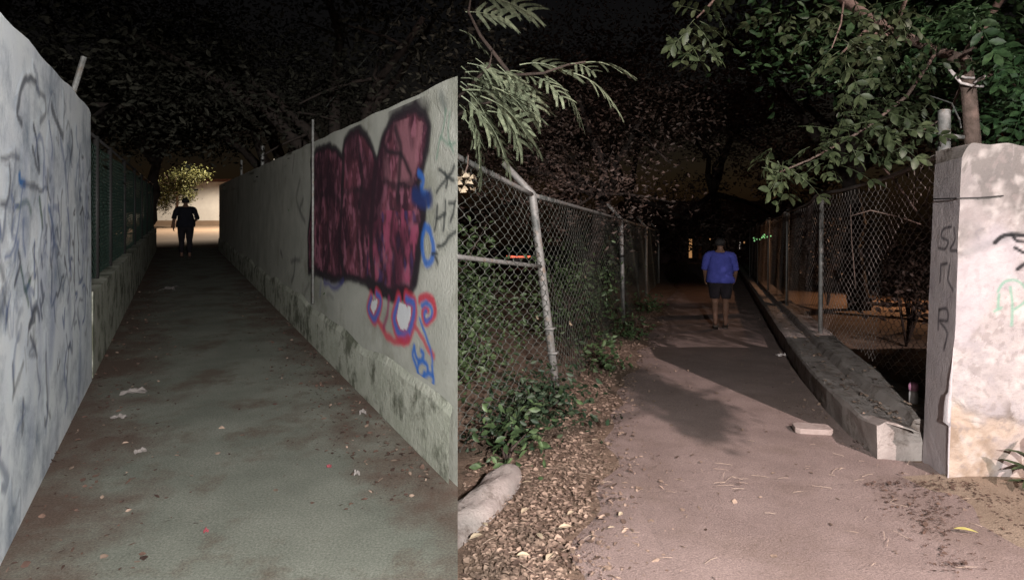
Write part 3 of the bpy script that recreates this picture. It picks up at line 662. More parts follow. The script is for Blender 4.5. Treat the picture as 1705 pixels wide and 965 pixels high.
# ================================================================== FOLIAGE
def leaf_cloud(C, size, tilt=1.0, aspect=.42, droop=.3):
    """C (N,3) centres -> diamond leaves with a fold"""
    n = len(C); s = size * RNG.uniform(.6, 1.3, n)
    d = RNG.normal(size=(n, 3)); d[:, 2] = d[:, 2] * .5 - droop; d /= np.linalg.norm(d, axis=1)[:, None]
    u = np.cross(d, RNG.normal(size=(n, 3))); u /= np.linalg.norm(u, axis=1)[:, None]; w_ = np.cross(d, u)
    h = (d * (s / 2)[:, None]); sd = u * (s * aspect / 2)[:, None]; up = w_ * (s * .10)[:, None]
    V = np.stack([C - h, C + sd * .9 - h * .25 + up, C + sd * .75 + h * .35 + up, C + h, C - sd * .75 + h * .35 + up, C - sd * .9 - h * .25 + up], 1).reshape(-1, 3)
    o = np.arange(n)[:, None] * 6
    Fq = np.concatenate([o + np.array([[0, 1, 2, 3]]), o + np.array([[0, 3, 4, 5]])], 0)
    return V, Fq
def blobs(bl, n_each, clump=.28, kk=9):
    """uneven clumps inside ellipsoids: (centre, radii, weight)"""
    out = []
    for c, r, wt in bl:
        nc = max(2, int(n_each * wt / kk)); dirs = RNG.normal(size=(nc, 3)); dirs /= np.linalg.norm(dirs, axis=1)[:, None]
        cc = np.array(c) + dirs * (RNG.uniform(.25, 1, nc) ** .5)[:, None] * np.array(r)
        for q in cc: out.append(q + RNG.normal(size=(kk, 3)) * clump * RNG.uniform(.5, 1.3))
    return np.concatenate(out, 0)
def branch(g, a, b, r0, r1, sag=.1, n=5, tw=8):
    a, b = Vector(a), Vector(b); L_ = (b - a).length; pts = []; rs = []
    for i in range(n + 1):
        t = i / n; p = a.lerp(b, t) + Vector((random.gauss(0, .025), random.gauss(0, .025), sag * math.sin(t * math.pi))) * L_ * (0 < i < n)
        pts.append(p); rs.append(r0 + (r1 - r0) * t)
    g.tube(pts, rs, tw); return pts
def tree(name, label, base, trunk_top, r0, limbs, bl, n, size, leafm, barkm, clump=.3, group=None, cat='tree'):
    t = thing(name, label, cat, base, group)
    g = G(); tp = branch(g, base, trunk_top, r0, r0 * .6, 0, 6, 10)
    for e, r in limbs:
        k = branch(g, tp[-1], e, r0 * .55, r, .06, 5, 7)
        for _ in range(3):
            s = random.choice(k[2:]); branch(g, s, s + Vector((random.gauss(0, .8), random.gauss(0, .8), random.gauss(.2, .5))), r, r * .4, .05, 3, 5)
    g.mesh('trunk', barkm, t, True)
    V, Fq = leaf_cloud(blobs(bl, n, clump), size)
    mesh('crown', V, Fq, leafm, t); return t
TG = 'dark trees over the paths'
def ground_z(x, y): return 0.0 if x < -.29 - .5616 * (y - 3.205) else zr(y)
# background trees that close the sky over both ways: base, top of trunk, crown clumps
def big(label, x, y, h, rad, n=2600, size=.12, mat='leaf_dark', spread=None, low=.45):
    z = ground_z(x, y); bl = []
    for k in range(9):
        a = random.uniform(0, 6.28); q = random.uniform(.2, 1) * rad
        bl.append(((x + q * math.cos(a), y + q * math.sin(a), z + h * random.uniform(low, 1.0)), (rad * .5, rad * .5, h * .13), random.uniform(.6, 1.2) / 9))
    lim = [((b[0][0], b[0][1], b[0][2]), .03) for b in bl[:6]]
    n = int(n * 2.7); size *= .75
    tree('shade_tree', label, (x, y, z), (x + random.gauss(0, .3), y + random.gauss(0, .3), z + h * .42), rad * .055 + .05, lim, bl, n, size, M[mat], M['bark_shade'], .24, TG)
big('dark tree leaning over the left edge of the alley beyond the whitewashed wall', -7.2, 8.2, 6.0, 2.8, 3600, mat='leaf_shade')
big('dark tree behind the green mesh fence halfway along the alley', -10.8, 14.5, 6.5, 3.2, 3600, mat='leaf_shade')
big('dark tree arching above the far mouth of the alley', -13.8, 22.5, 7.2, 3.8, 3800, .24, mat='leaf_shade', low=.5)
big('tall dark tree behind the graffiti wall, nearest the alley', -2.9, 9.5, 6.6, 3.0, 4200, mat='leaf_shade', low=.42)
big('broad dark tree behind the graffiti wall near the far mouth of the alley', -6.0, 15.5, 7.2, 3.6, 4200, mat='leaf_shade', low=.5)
big('dark tree inside the left mesh fence, close behind its second post', 1.1, 12.6, 6.2, 3.0, 4600, low=.36)
big('dark tree farther along inside the left mesh fence', 1.8, 19.0, 7.5, 3.8, 4200, .22, low=.3)
big('dark tree at the far left of the downhill path', 5.6, 28.0, 9, 4.6, 3800, .28, low=.22)
big('dark tree overhanging the downhill path from the right fence', 8.4, 14.5, 7.6, 3.8, 4800, .2, low=.42)
big('dark tree on the right far along the downhill path', 11.8, 23.0, 8.5, 4.4, 4200, .25, low=.32)
big('farthest dark tree at the end of the downhill path', 12.6, 36.0, 11, 6, 3800, .34, low=.2)
big('dark tree deep in the yard beyond the right fence', 15.5, 17.5, 8, 4.4, 4200, .24, low=.25)

# unseen roadside tree; low bough shades the path, crown added to shade the alley
LP_ = np.array(KEY_POS)
cr = [(tuple(LP_ + .42 * (np.array(T) - LP_)), (.36, .34, .34), 1) for T in ((-2.2, 3, 1.2), (-1.3, 2.4, 0), (-3, 5, .5), (-1.9, 4.2, 0), (-4, 8, .6), (-3.3, 6.6, 0), (-5, 10, .8), (-1.2, 3.8, 1.6), (-2.2, 6.2, 1.3), (-1.6, 1.6, .5), (-2.6, 2.8, 2.3), (-1.9, 4.9, 2.3), (-4.2, 10, 2), (-3.4, 4.4, 1.8), (-6.5, 13, 1), (-.9, 2.9, .4))]  # crown clumps set on lamp rays to keep the key light off the alley
tree('roadside_tree', 'unseen roadside tree behind the fork, its dense crown added to shade the alley', (1.2, -3.4, -.1), (1.3, -3.2, 4.0), .14, [((3.45, -.42, 3.72), .012), ((2.4, -1.6, 4.6), .03), ((1.6, -1.2, 5.2), .03)],
     cr, 620, .13, M['leaf_green'], M['bark'], .15)
rt = [o for o in COL.objects if o.name == 'roadside_tree'][0]
C = np.concatenate([LP_ + .5 * (np.array(T) - LP_) + RNG.normal(size=(k, 3)) * np.array(r) for T, k, r in (((1.62, 5.15, -.47), 50, (.03, .05, .04)), ((1.70, 5.6, -.50), 280, (.065, .08, .05)), ((1.74, 6.1, -.53), 480, (.085, .10, .06)), ((1.62, 6.65, -.56), 400, (.085, .11, .06)), ((1.52, 7.2, -.6), 260, (.08, .11, .06)), ((1.35, 7.8, -.64), 200, (.10, .12, .07)))])
D = []  # more unseen leaves set on lamp rays to keep the far path dark
for Y in np.arange(10.4, 16, .62):
    for x in np.arange(.28 * Y - 1.9, .33 * Y + 1.6, .5): D.append(LP_ + .45 * (np.array((x, Y, zr(Y))) - LP_) + RNG.normal(size=(60, 3)) * np.array((.11, .11, .07)))
C = np.concatenate([C] + D)
V, Fq = leaf_cloud(C, .075); mesh('bough', V, Fq, M['leaf_green'], rt)
# ---- near broad-leaved tree at the top right
def oval(L_, wd, fold=.12):
    o = [(0, 0), (.22, .62), (.5, 1), (.78, .68), (1, 0)]
    v = [(0, 0, 0)]; v += [(a * L_, b * wd / 2, fold * b * wd - a * a * .18 * L_) for a, b in o[1:4]] + [(L_, 0, -.18 * L_)] + [(a * L_, -b * wd / 2, fold * b * wd - a * a * .18 * L_) for a, b in o[3:0:-1]]
    v += [(a * L_, 0, -a * a * .18 * L_) for a in (.22, .5, .78)]
    f = [(0, 1, 8), (1, 2, 9, 8), (2, 3, 10, 9), (3, 4, 10), (0, 8, 7), (8, 9, 6, 7), (9, 10, 5, 6), (10, 4, 5)]
    return [Vector(p) for p in v], f
def spray_mesh(nm, pairs, leaf, rachis, mat):
    g = G(); pts = [Vector((rachis * t, 0, -.25 * rachis * t * t)) for t in np.linspace(0, 1, 6)]; g.tube(pts, [.004, .0035, .003, .003, .002, .0015], 5)
    for k in range(pairs):
        t = .25 + .7 * k / max(1, pairs - 1); base = Vector((rachis * t, 0, -.25 * rachis * t * t))
        for s in (-1, 1):
            v, f = oval(leaf * random.uniform(.8, 1.15), leaf * .5)
            Mx = Matrix.Translation(base) @ Matrix.Rotation(s * random.uniform(.75, 1.15), 4, 'Z') @ Matrix.Rotation(random.uniform(-.5, .5), 4, 'X') @ Matrix.Rotation(random.uniform(-.1, .5), 4, 'Y')
            g.add([Mx @ p for p in v], f)
    v, f = oval(leaf * 1.1, leaf * .52); g.add([p + pts[-1] for p in v], f)
    me = bpy.data.meshes.new(nm); me.from_pydata([p[:] for p in g.v], [], g.f); me.materials.append(mat); me.update()
    me.polygons.foreach_set('use_smooth', [True] * len(me.polygons)); return me
SP = [spray_mesh('leaf', p, l, r, M['leaf_near']) for p, l, r in ((3, .115, .30), (4, .10, .34), (2, .13, .22), (3, .09, .26))]
SPG = [spray_mesh('leaf', p, l, r, M['leaf_green']) for p, l, r in ((3, .13, .32), (4, .12, .38))]
def put_spray(parent, me, p, yaw, pitch, roll, sc):
    o = bpy.data.objects.new('leaf', me); COL.objects.link(o); o.parent = parent
    o.location = Vector(p) - Vector(parent.location); o.rotation_euler = (roll, pitch, yaw); o.scale = (sc,) * 3; return o
TY = 5.5; tb = Vector((P(1624, 330, TY).x, TY, zr(TY)))
nt_ = thing('broadleaf_tree', 'broad leaved tree with pale trunk rising behind the pale pillar wall', 'tree', tb)
g = G(); tk = [tb, P(1624, 330, TY), P(1620, 240, TY), P(1613, 150, TY), P(1606, 100, TY)]; g.tube(tk, [.11, .075, .066, .062, .056], 10)
for pts, r0, r1 in [([P(1606, 100, TY), P(1560, 85, 6.0), P(1492, 55, 5.6), P(1440, 25, 5.3), P(1405, 0, 5.1), P(1340, -60, 4.9)], .052, .04),
                    ([P(1606, 100, TY), P(1640, 40, 6.2), P(1690, -40, 6.0), P(1720, -140, 5.8)], .05, .03), ([P(1492, 55, 5.6), P(1500, 20, 5.3), P(1520, -30, 5.1)], .025, .012),
                    ([P(1492, 55, 5.6), P(1470, 60, 5.4), P(1440, 52, 5.2), P(1400, 90, 5.0)], .022, .008), ([P(1560, 85, 6.0), P(1510, 160, 5.7), P(1440, 215, 5.4), P(1350, 265, 5.2), P(1290, 290, 5.1)], .02, .006),
                    ([P(1606, 130, TY), P(1580, 190, 6.1), P(1540, 215, 5.9), P(1490, 215, 5.7)], .015, .006), ([P(1613, 140, TY), P(1660, 120, 6.0), P(1700, 150, 5.7)], .02, .008),
                    ([P(1340, -60, 4.9), P(1260, -40, 4.7), P(1190, 0, 4.6), P(1160, 30, 4.6)], .025, .006), ([P(1405, 0, 5.1), P(1400, 40, 4.9), P(1385, 80, 4.7)], .010, .004)]:
    g.tube(pts, list(np.linspace(r0, r1, len(pts))), 7)
g.mesh('trunk', M['bark'], nt_, True)
rs = random.Random(3)
CL = [(1412, 45, 50, 40, 4.7, 16, 0), (1405, 92, 16, 14, 4.4, 3, 0), (1160, 40, 38, 30, 4.4, 13, 0), (1178, 75, 18, 14, 4.4, 3, 0), (1300, 278, 34, 22, 5.0, 12, 0), (1390, 280, 12, 10, 4.7, 3, 0),
      (1400, 235, 55, 32, 5.1, 16, 0), (1480, 212, 48, 28, 5.2, 18, 0), (1450, 160, 60, 36, 5.6, 18, 0), (1530, 180, 40, 34, 5.6, 12, 0), (1545, 95, 60, 44, 5.7, 20, 0), (1495, 20, 50, 30, 5.2, 14, 0),
      (1590, 40, 60, 40, 5.8, 20, 1), (1660, 70, 50, 60, 5.5, 32, 1), (1696, 165, 16, 50, 5.3, 14, 1), (1640, 10, 70, 30, 5.2, 16, 1), (1350, 20, 50, 30, 5.4, 8, 0)]
for cx_, cy_, rx, ry, Y, n, gr in CL:
    for _ in range(n):
        px, py = cx_ + rs.gauss(0, rx * .6), cy_ + rs.gauss(0, ry * .6); p = P(px, py, Y + rs.gauss(0, .25))
        if 1560 < px < 1660 and py > 95: continue                       # the trunk stands clear of leaves
        put_spray(nt_, rs.choice(SPG if gr else SP), p, rs.uniform(0, 6.28), rs.uniform(-.1, .9), rs.gauss(0, .5), rs.uniform(.65, 1.1))
V, Fq = leaf_cloud(blobs([((6.5, 8.2, 3.6), (1.6, 1.2, 1.4), 1), ((5.2, 7.6, 4.0), (1.4, 1.0, 1.0), .8), ((4.0, 7.2, 3.6), (1.2, 1, .7), .5), ((6.3, 7.2, 2.6), (.8, .8, .7), .4)], 2200, .25), .14)
stuff(mesh('crown', V, Fq, M['leaf_green'], nt_))
# pale strips tied round the trunk
g = G()
for pl in ([P(1580, 115, 5.37), P(1590, 124, 5.36), P(1606, 129, 5.42), P(1622, 130, 5.42)], [P(1584, 120, 5.37), P(1600, 138, 5.36), P(1620, 143, 5.37), P(1637, 144, 5.37)], [P(1622, 138, 5.42), P(1632, 132, 5.37), P(1640, 126, 5.36)]):
    g.tube(pl, .012, 6)
tag(g.mesh('cloth_strip', M['paper'], None, True), 'pale cloth strips tied round the tree trunk above the pillar wall', 'cloth strip')
o = G().tube([P(1550, 160, 5.6), P(1585, 172, 5.3), P(1598, 200, 5.1), P(1600, 212, 4.9)], .006, 5).mesh('wire_loop', M['steel']); tag(o, 'thin curved wire hooked over the tall fence post beside the pillar wall', 'wire')

# ---- feathery tree behind the left fence: fronds reaching in over the path
def frond_mesh(pairs, L_):
    """bipinnate leaf: paired fingers along a drooping stalk, each finger a row of tiny leaflets"""
    g = G(); st = lambda t: Vector((L_ * t, 0, .05 * L_ * math.sin(t * 3) - .30 * L_ * t * t))
    g.tube([st(t) for t in np.linspace(0, 1, 7)], [.005, .004, .004, .003, .003, .002, .002], 5)
    for k in range(pairs):
        t = .28 + .72 * k / (pairs - 1)
        for s in (-1, 1):
            fl = L_ * random.uniform(.42, .55) * (1 - .25 * abs(t - .6)); a = s * random.uniform(.6, .95) * (1.15 - .45 * t); b = st(t)
            dr = random.uniform(.2, .5); prev = None; n = 16
            for i in range(n + 1):
                q = i / n; c = b + Vector((math.cos(a) * fl * q, math.sin(a) * fl * q, -dr * fl * q * q)); 
                if prev is not None:
                    d = (c - prev).normalized(); sd = d.cross(Vector((0, 0, 1))).normalized()
                    for s2 in (-1, 1):
                        tip = c + sd * s2 * .020 * (1 - .5 * q) + d * .016
                        g.add([prev, prev + d * .010, tip, tip - d * .008], [(0, 1, 2, 3)])
                prev = c
    me = bpy.data.meshes.new('leaf'); me.from_pydata([p[:] for p in g.v], [], g.f); me.materials.append(M['leaf_fern']); me.update(); return me
FR = [frond_mesh(p, l) for p, l in ((5, .34), (6, .40), (4, .28))]
fb = Vector((-.80, 5.9, zr(5.9)))
ft = thing('feathery_tree', 'small feathery leaved tree behind the left mesh fence, fronds hanging over the path', 'tree', fb)
g = G(); c0 = P(715, 215, 5.4)
g.tube([fb, Vector((-.85, 5.8, 1.0)), c0], [.06, .05, .035], 9)
BR = [[c0, P(775, 185, 4.8), P(850, 125, 4.3), P(905, 122, 4.15), P(945, 108, 4.05), P(975, 103, 4.0)], [c0, P(765, 160, 4.6), P(800, 125, 4.3), P(815, 110, 4.2), P(820, 82, 4.2)], [P(775, 185, 4.8), P(800, 175, 4.4), P(830, 165, 4.2)],
      [c0, P(770, 220, 4.6), P(800, 225, 4.4)], [P(850, 125, 4.3), P(800, 60, 4.2), P(780, 20, 4.2), P(790, -40, 4.2)]]
for b in BR: g.tube(b, list(np.linspace(.016, .005, len(b))), 6)
g.mesh('trunk', M['bark_dark'], ft, True)
rs = random.Random(9)
# (pixel of the frond's base, distance, heading in the picture: yaw 0 = right, pitch > 0 = down)
for px, py, Y, yaw, pit, sc, k in [(865, 108, 4.2, .1, -.12, .95, 0), (975, 104, 4.0, -.1, .02, .72, 0), (955, 122, 4.0, .2, .35, .8, 1), (915, 130, 4.1, .5, .5, .8, 1), (890, 128, 4.1, -.7, .4, .7, 0), (850, 118, 4.2, .4, .0, .7, 2),
                                   (770, 150, 4.2, .0, .05, 1.1, 1), (775, 120, 4.3, .3, -.05, 1.0, 0), (800, 160, 4.1, -.2, .45, 1.05, 1), (785, 178, 4.15, .3, .7, 1.0, 1), (778, 140, 4.2, .5, .2, 1.1, 0), (765, 175, 4.3, -.4, .8, .9, 2), (820, 145, 4.1, .1, .4, .9, 0),
                                   (768, 130, 4.4, -.6, .2, 1.0, 1), (790, 130, 4.3, .8, .1, .9, 2), (772, 195, 4.2, .2, 1.0, .9, 1), (800, 120, 4.3, 1.0, .0, .8, 0), (830, 122, 4.2, -.3, .15, .7, 2), (775, 20, 4.2, .1, .02, .8, 0), (765, 50, 4.3, .0, .4, .7, 2), (790, -5, 4.2, .2, .0, .9, 1), (950, 106, 4.0, .6, -.1, .6, 2)]:
    put_spray(ft, FR[k], P(px, py, Y), yaw, pit, rs.gauss(0, .35), sc)
for _ in range(20):
    px = 764 + 75 * rs.random() ** 1.5; put_spray(ft, rs.choice(FR), P(px, rs.uniform(95, 185), rs.uniform(4.1, 4.6)), rs.gauss(.2, .5), rs.uniform(0, .8), rs.gauss(0, .4), rs.uniform(.7, 1.1))

# ---- shrubs
def shrub(label, bl, n, size, stems, leafm='leaf_shrub', group='undergrowth along the left fence', clump=.16, barkm='bark_dark', name='shrub'):
    base = Vector(stems[0][0]); t = thing(name, label, 'shrub', base, group)
    g = G()
    for st in stems: g.tube(st, list(np.linspace(.014, .005, len(st))), 5)
    g.mesh('stem', M[barkm], t, True)
    V, Fq = leaf_cloud(blobs(bl, n, clump), size, aspect=.5)
    mesh('foliage', V, Fq, M[leafm], t); return t
def gpt(px, py, dz=0): q = Rg(px, py); q.z += dz; return q
def stems_at(c, k, h, sp):
    return [[Vector(c), Vector(c) + Vector((random.gauss(0, sp * .4), random.gauss(0, sp * .4), h * .5)), Vector(c) + Vector((random.gauss(0, sp), random.gauss(0, sp), h * random.uniform(.8, 1.1)))] for _ in range(k)]
c = gpt(905, 690); shrub('low dark green shrub spilling from the foot of the first cranked fence post', [((c.x - .02, c.y - .15, c.z + .16), (.34, .35, .16), 1), ((c.x - .3, c.y - .75, c.z + .12), (.24, .36, .12), .6)], 900, .07, stems_at(c, 8, .35, .2), 'leaf_low')
c = gpt(845, 770); shrub('low sprig of green leaves beside the rounded kerb stub', [((c.x, c.y, c.z + .16), (.16, .18, .12), 1)], 130, .085, stems_at(c, 4, .24, .1), 'leaf_shrub')
for i, (x, y, h, lab) in enumerate([(-1.0, 6.9, 1.75, 'leafy shrub pressed against the inside of the nearest left fence panel'), (-.6, 7.9, 1.3, 'dark shrub inside the left fence just past the first cranked post'), (.95, 10.2, 1.3, 'dark shrub inside the left fence between its two cranked posts'), (-2.0, 8.4, 2.3, 'taller dark shrub deeper inside the left fence'), (2.0, 14.5, 1.9, 'dark shrub inside the left fence beyond its second cranked post')]):
    z = zr(y); shrub(lab, [((x, y, z + h * f), (.75, .6, .35), 1) for f in (.2, .5, .8)], 900 if i == 0 else 520, .085, stems_at((x, y, z), 9, h, .45), clump=.2)
for i, (x, y, lab) in enumerate([(1.2, 8.0, 'weedy tuft in the leaf litter just past the first cranked post'), (2.05, 10.6, 'weedy tuft at the foot of the left fence, midway down'), (3.3, 14.6, 'weedy tuft at the foot of the left fence, farthest down')]):
    z = zr(y); shrub(lab, [((x, y, z + .13), (.3, .6, .14), 1)], 260, .085, stems_at((x, y, z), 5, .3, .2), clump=.12)
for t_, lab in [(1.6, 'dark hedge pressed behind the green mesh fence, nearest the whitewashed wall'), (4.6, 'dark hedge behind the green mesh fence, second from the whitewashed wall'), (8.0, 'dark hedge behind the green mesh fence about halfway along'), (11.5, 'dark hedge behind the green mesh fence past halfway'), (15.0, 'dark hedge behind the green mesh fence near the far mouth of the alley'), (18.6, 'dark hedge just past the end of the green mesh fence')]:
    q = lineA(t_) - NA * 1.5; shrub(lab, [((q.x + DA.x * k, q.y + DA.y * k, zz), (.6, .6, .4), 1) for k in (-1.1, 0, 1.1) for zz in (.5, 1.2, 1.9)], 330, .12, stems_at((q.x, q.y, 0), 6, 1.9, .5), 'leaf_dark', 'hedge behind the green mesh fence', .22, name='hedge')
# shrubs in the yard beyond the right fence, bare stems among them
for x, y, h, lab in [(6.3, 9.6, 1.7, 'dim bush beyond the right fence in the middle of its first panel'), (7.6, 11.5, 1.7, 'dim bush beyond the right fence close to the pillar wall'), (8.2, 15.6, 2.0, 'dim bush beyond the right fence behind its second post')]:
    z = zr(y); shrub(lab, [((x, y, z + h * f), (.7, .6, .3), 1) for f in (.5, .75, 1.0)], 260, .12, stems_at((x, y, z), 7, h, .4), 'leaf_dark', 'bushes beyond the right fence', .2)
t = thing('bare_shrub', 'leafless shrub of thin pale stems leaning on the right fence beside the pillar wall', 'shrub', (4.6, 6.3, zr(6.3)))
g = G()
for st, r in [([(4.6, 6.3, zr(6.3)), P(1556, 440, 6.2), P(1552, 380, 6.0), P(1520, 345, 6.1), P(1490, 300, 6.2), P(1470, 280, 6.2)], .02), ([P(1552, 380, 6.0), P(1500, 362, 6.1), P(1450, 350, 6.3), P(1415, 360, 6.4)], .009), ([P(1552, 380, 6.0), P(1542, 340, 6.0), P(1548, 310, 5.9), P(1560, 300, 5.9)], .010),
              ([P(1425, 480, 6.8), P(1418, 400, 6.8), P(1416, 340, 6.7)], .006), ([P(1520, 345, 6.1), P(1524, 300, 6.1), P(1545, 260, 6.1)], .007), ([P(1490, 300, 6.2), P(1530, 270, 6.0), P(1556, 262, 5.9)], .006)]:
    g.tube(st, list(np.linspace(r, r * .5, len(st))), 6)
g.mesh('stem', M['bark'], t, True)
# leafy plant at the foot of the pillar wall
pb = Vector((3.40, 3.90, zr(3.90) + .03)); t = thing('leafy_plant', 'small plant with long pointed green leaves at the foot of the pillar wall', 'plant', pb)
G().tube([pb, pb + Vector((.0, .01, .12)), pb + Vector((-.01, 0, .26))], [.008, .006, .004], 6).mesh('stem', M['leaf_shrub'], t, True)
v, f = oval(.21, .055, .2); g = G().add(v, f); lm = g.mesh('leaf', M['leaf_near']).data; bpy.data.objects.remove(bpy.data.objects[-1] if 0 else [o for o in COL.objects if o.data == lm][0])
for i in range(17):
    put_spray(t, lm, pb + Vector((0, 0, .05 + .21 * (i / 17))), i * 2.4 + .3, -.5 + .55 * (1 - i / 17) + random.uniform(-.2, .2), 0, random.uniform(.7, 1.05))

# ================================================================== LITTER ON THE GROUND
def flakes(pts, size, wig=.5):
    C = np.array(pts); n = len(C); s = size * np.clip(RNG.lognormal(-.15, .55, n), .25, 2.0); a = RNG.uniform(0, 6.28, n)
    d = np.stack([np.cos(a), np.sin(a), RNG.normal(0, .14, n)], 1); u = np.stack([-np.sin(a), np.cos(a), RNG.normal(0, .35, n)], 1)
    up = np.array([0, 0, 1.0]); h = d * (s / 2)[:, None]; sd = u * (s * RNG.uniform(.10, .40, n))[:, None]; cu = up * (s * RNG.uniform(-.05, .16, n))[:, None]
    C = C + up * (s * .10 + .004)[:, None]
    V = np.stack([C - h, C + sd * .9 - h * .3 + cu, C + sd * .7 + h * .4 + cu, C + h, C - sd * .75 + h * .35 + cu, C - sd - h * .25 + cu], 1).reshape(-1, 3)
    o = np.arange(n)[:, None] * 6
    return V, np.concatenate([o + np.array([[0, 1, 2, 3]]), o + np.array([[0, 3, 4, 5]])], 0)
rs = random.Random(21); pts = []
while len(pts) < 22000:                                             # drift along the left edge of the downhill path
    Y = 2.3 + 13 * rs.random() ** 1.9; l_ = path_l(Y); x = l_ + (rs.expovariate(5.5) if rs.random() < .10 else -abs(rs.gauss(0, .42)) - .05 * rs.random())
    if x < -.088 * Y + .02: continue
    pts.append((x, Y, zr(Y) + (.022 if x > l_ else .006)))
V, Fq = flakes(pts, .025); stuff(mesh('leaf_litter', V, Fq, M['litter']))
pts = []
while len(pts) < 260:
    Y = rs.uniform(2.4, 9); x = rs.uniform(path_l(Y), kerb_x(max(Y, 4.6)))
    pts.append((x, Y, zr(Y) + .026))
V, Fq = flakes(pts, .022); stuff(mesh('scattered_bits', V, Fq, M['litter']))
pts = []
for cx_, cy_, sx, sy, n in [(1640, 818, 60, 6, 330), (1520, 815, 45, 5, 130), (1550, 870, 22, 22, 220), (1500, 845, 20, 14, 60), (1660, 840, 40, 8, 140), (1590, 940, 30, 15, 70), (1560, 775, 14, 14, 150), (1450, 740, 14, 8, 60), (1350, 650, 26, 26, 260), (1700, 880, 40, 20, 50)]:
    for _ in range(int(n * 1.6)):
        q = Rg(cx_ + rs.gauss(0, sx), cy_ + rs.gauss(0, sy)); 
        if q.y < FY - .02 or q.x < 2.95: pts.append((q.x, q.y, q.z + .036))
V, Fq = flakes(pts, .015); stuff(mesh('dark_debris', V, Fq, M['litter_dark']))
pts = []
while len(pts) < 2600:                                             # dead leaves along both walls of the alley
    t = rs.uniform(-4, 9); s = rs.random() < .5
    q = (lineA(t) + NA * abs(rs.gauss(.03, .32))) if s else (lineB(abs(t)) - NB * (.05 + abs(rs.gauss(0, .26))))
    if q.y < .5 or q.x > -.0905 * q.y - .02: continue
    pts.append((q.x, q.y, .001))
V, Fq = flakes(pts, .022); stuff(mesh('alley_litter', V, Fq, M['litter_dark']))
pts = []
while len(pts) < 420:
    t = rs.uniform(-4, 6); s = rs.random() < .55
    q = (lineA(t) + NA * abs(rs.gauss(.1, .4))) if s else (lineB(abs(t)) - NB * (.05 + abs(rs.gauss(0, .3))))
    if q.y < .5 or q.x > -.0905 * q.y - .02: continue
    pts.append((q.x, q.y, .001))
V, Fq = flakes(pts, .022); stuff(mesh('alley_dry_leaves', V, Fq, M['litter']))
pts = []
while len(pts) < 700:                                              # leaf crumbs lodged in the kerb's gutter and along its foot
    Y = 4.7 + 9 * rs.random() ** 1.6; u = rs.choice((rs.gauss(.28, .05), rs.gauss(.15, .09), rs.gauss(-.08, .08), rs.gauss(.5, .07)))
    d = Vector((kerb_x(Y + .2) - kerb_x(Y - .2), .4)).normalized()
    pts.append((kerb_x(Y) + d.y * u, Y - d.x * u, zr(Y) + (.025 if u < 0 else .335 if u > .36 else .252 + .02 * (1 - u / .36) if u > .02 else .03)))
V, Fq = flakes(pts, .03); stuff(mesh('kerb_litter', V, Fq, M['litter']))
# straws and dry stalks
g = G()
for _ in range(80):
    q = Rg(rs.uniform(800, 1640), rs.choice((rs.uniform(740, 965), rs.gauss(800, 12)))); a = rs.gauss(.25, .6); L_ = rs.uniform(.03, .13); d = Vector((math.cos(a), math.sin(a), 0)) * L_
    if q.x > 2.9 and q.y > 4: continue
    z0 = zr(q.y) + .042; g.tube([(q.x, q.y, z0), (q.x + d.x * .5, q.y + d.y * .5, z0 + .002), (q.x + d.x, q.y + d.y, zr(q.y + d.y) + .040)], .0012, 3)
stuff(g.mesh('straw', M['straw']))

# ---- single litter things
def slab():
    c = Rg(1352, 722); t = Matrix.Translation((c.x, c.y, c.z + .022)) @ Matrix.Rotation(-.16, 4, 'Z')
    pl = [(-.155, -.06), (-.12, -.085), (.13, -.082), (.155, -.05), (.15, .055), (.12, .075), (-.10, .082), (-.15, .05)]
    o = G().prism(pl, 0, .048).mesh('stone_slab', M['stone']); bevel(o, .008); o.matrix_world = t; return o
tag(slab(), 'pale flat broken paving stone lying on the path in front of the kerb', 'stone')
def crumple(name, label, cat, c, sx, sy, h, rot, mat):
    V = []; n = 7
    for j in range(n):
        for i in range(n):
            u, v = i / (n - 1) - .5, j / (n - 1) - .5
            V.append((u * sx * (1 + random.gauss(0, .06)), v * sy * (1 + random.gauss(0, .06)), .008 + h * abs(random.gauss(0, .5)) + h * (1 - 4 * u * u) * .4))
    Fq = [(j * n + i, j * n + i + 1, j * n + n + i + 1, j * n + n + i) for j in range(n - 1) for i in range(n - 1)]
    o = mesh(name, V, Fq, mat, None); s = o.modifiers.new('thickness', 'SOLIDIFY'); s.thickness = .003
    o.location = c; o.rotation_euler = (0, 0, rot); return tag(o, label, cat)
q = Rg(1302, 596); crumple('paper_scrap', 'small white scrap of paper on the shaded path right of the walker', 'litter', q + Vector((0, 0, .025)), .15, .09, .03, .2, M['paper'])
crumple('paper_scrap', 'torn pale paper lying near the foot of the whitewashed wall', 'litter', Lg(222, 656), .17, .09, .03, .4, M['dull_paper'])
crumple('paper_scrap', 'long pale scrap on the dark alley floor far along its left side', 'litter', Lg(282, 482), .22, .5, .04, .3, M['dull_paper'])
crumple('paper_scrap', 'tiny white scrap by the foot of the graffiti wall', 'litter', Lg(604, 690), .05, .04, .02, .3, M['dull_paper'])
crumple('paper_scrap', 'tiny white scrap on the alley floor right of its middle', 'litter', Lg(594, 792), .035, .03, .015, .3, M['dull_paper'])
crumple('paper_scrap', 'small pale scrap in brown leaves left on the alley floor', 'litter', Lg(233, 755), .06, .04, .02, .9, M['dull_paper'])
crumple('paper_scrap', 'pale tan scrap just nearer than the torn paper by the whitewashed wall', 'litter', Lg(198, 697), .09, .06, .02, .2, M['dull_paper'])
crumple('red_scrap', 'small red scrap of plastic in the middle of the alley floor', 'litter', Lg(343, 888), .022, .02, .012, .5, M['red_scrap'])
crumple('red_scrap', 'dull red scrap right of the middle of the alley floor', 'litter', Lg(548, 780), .025, .02, .012, .2, M['red_scrap'])
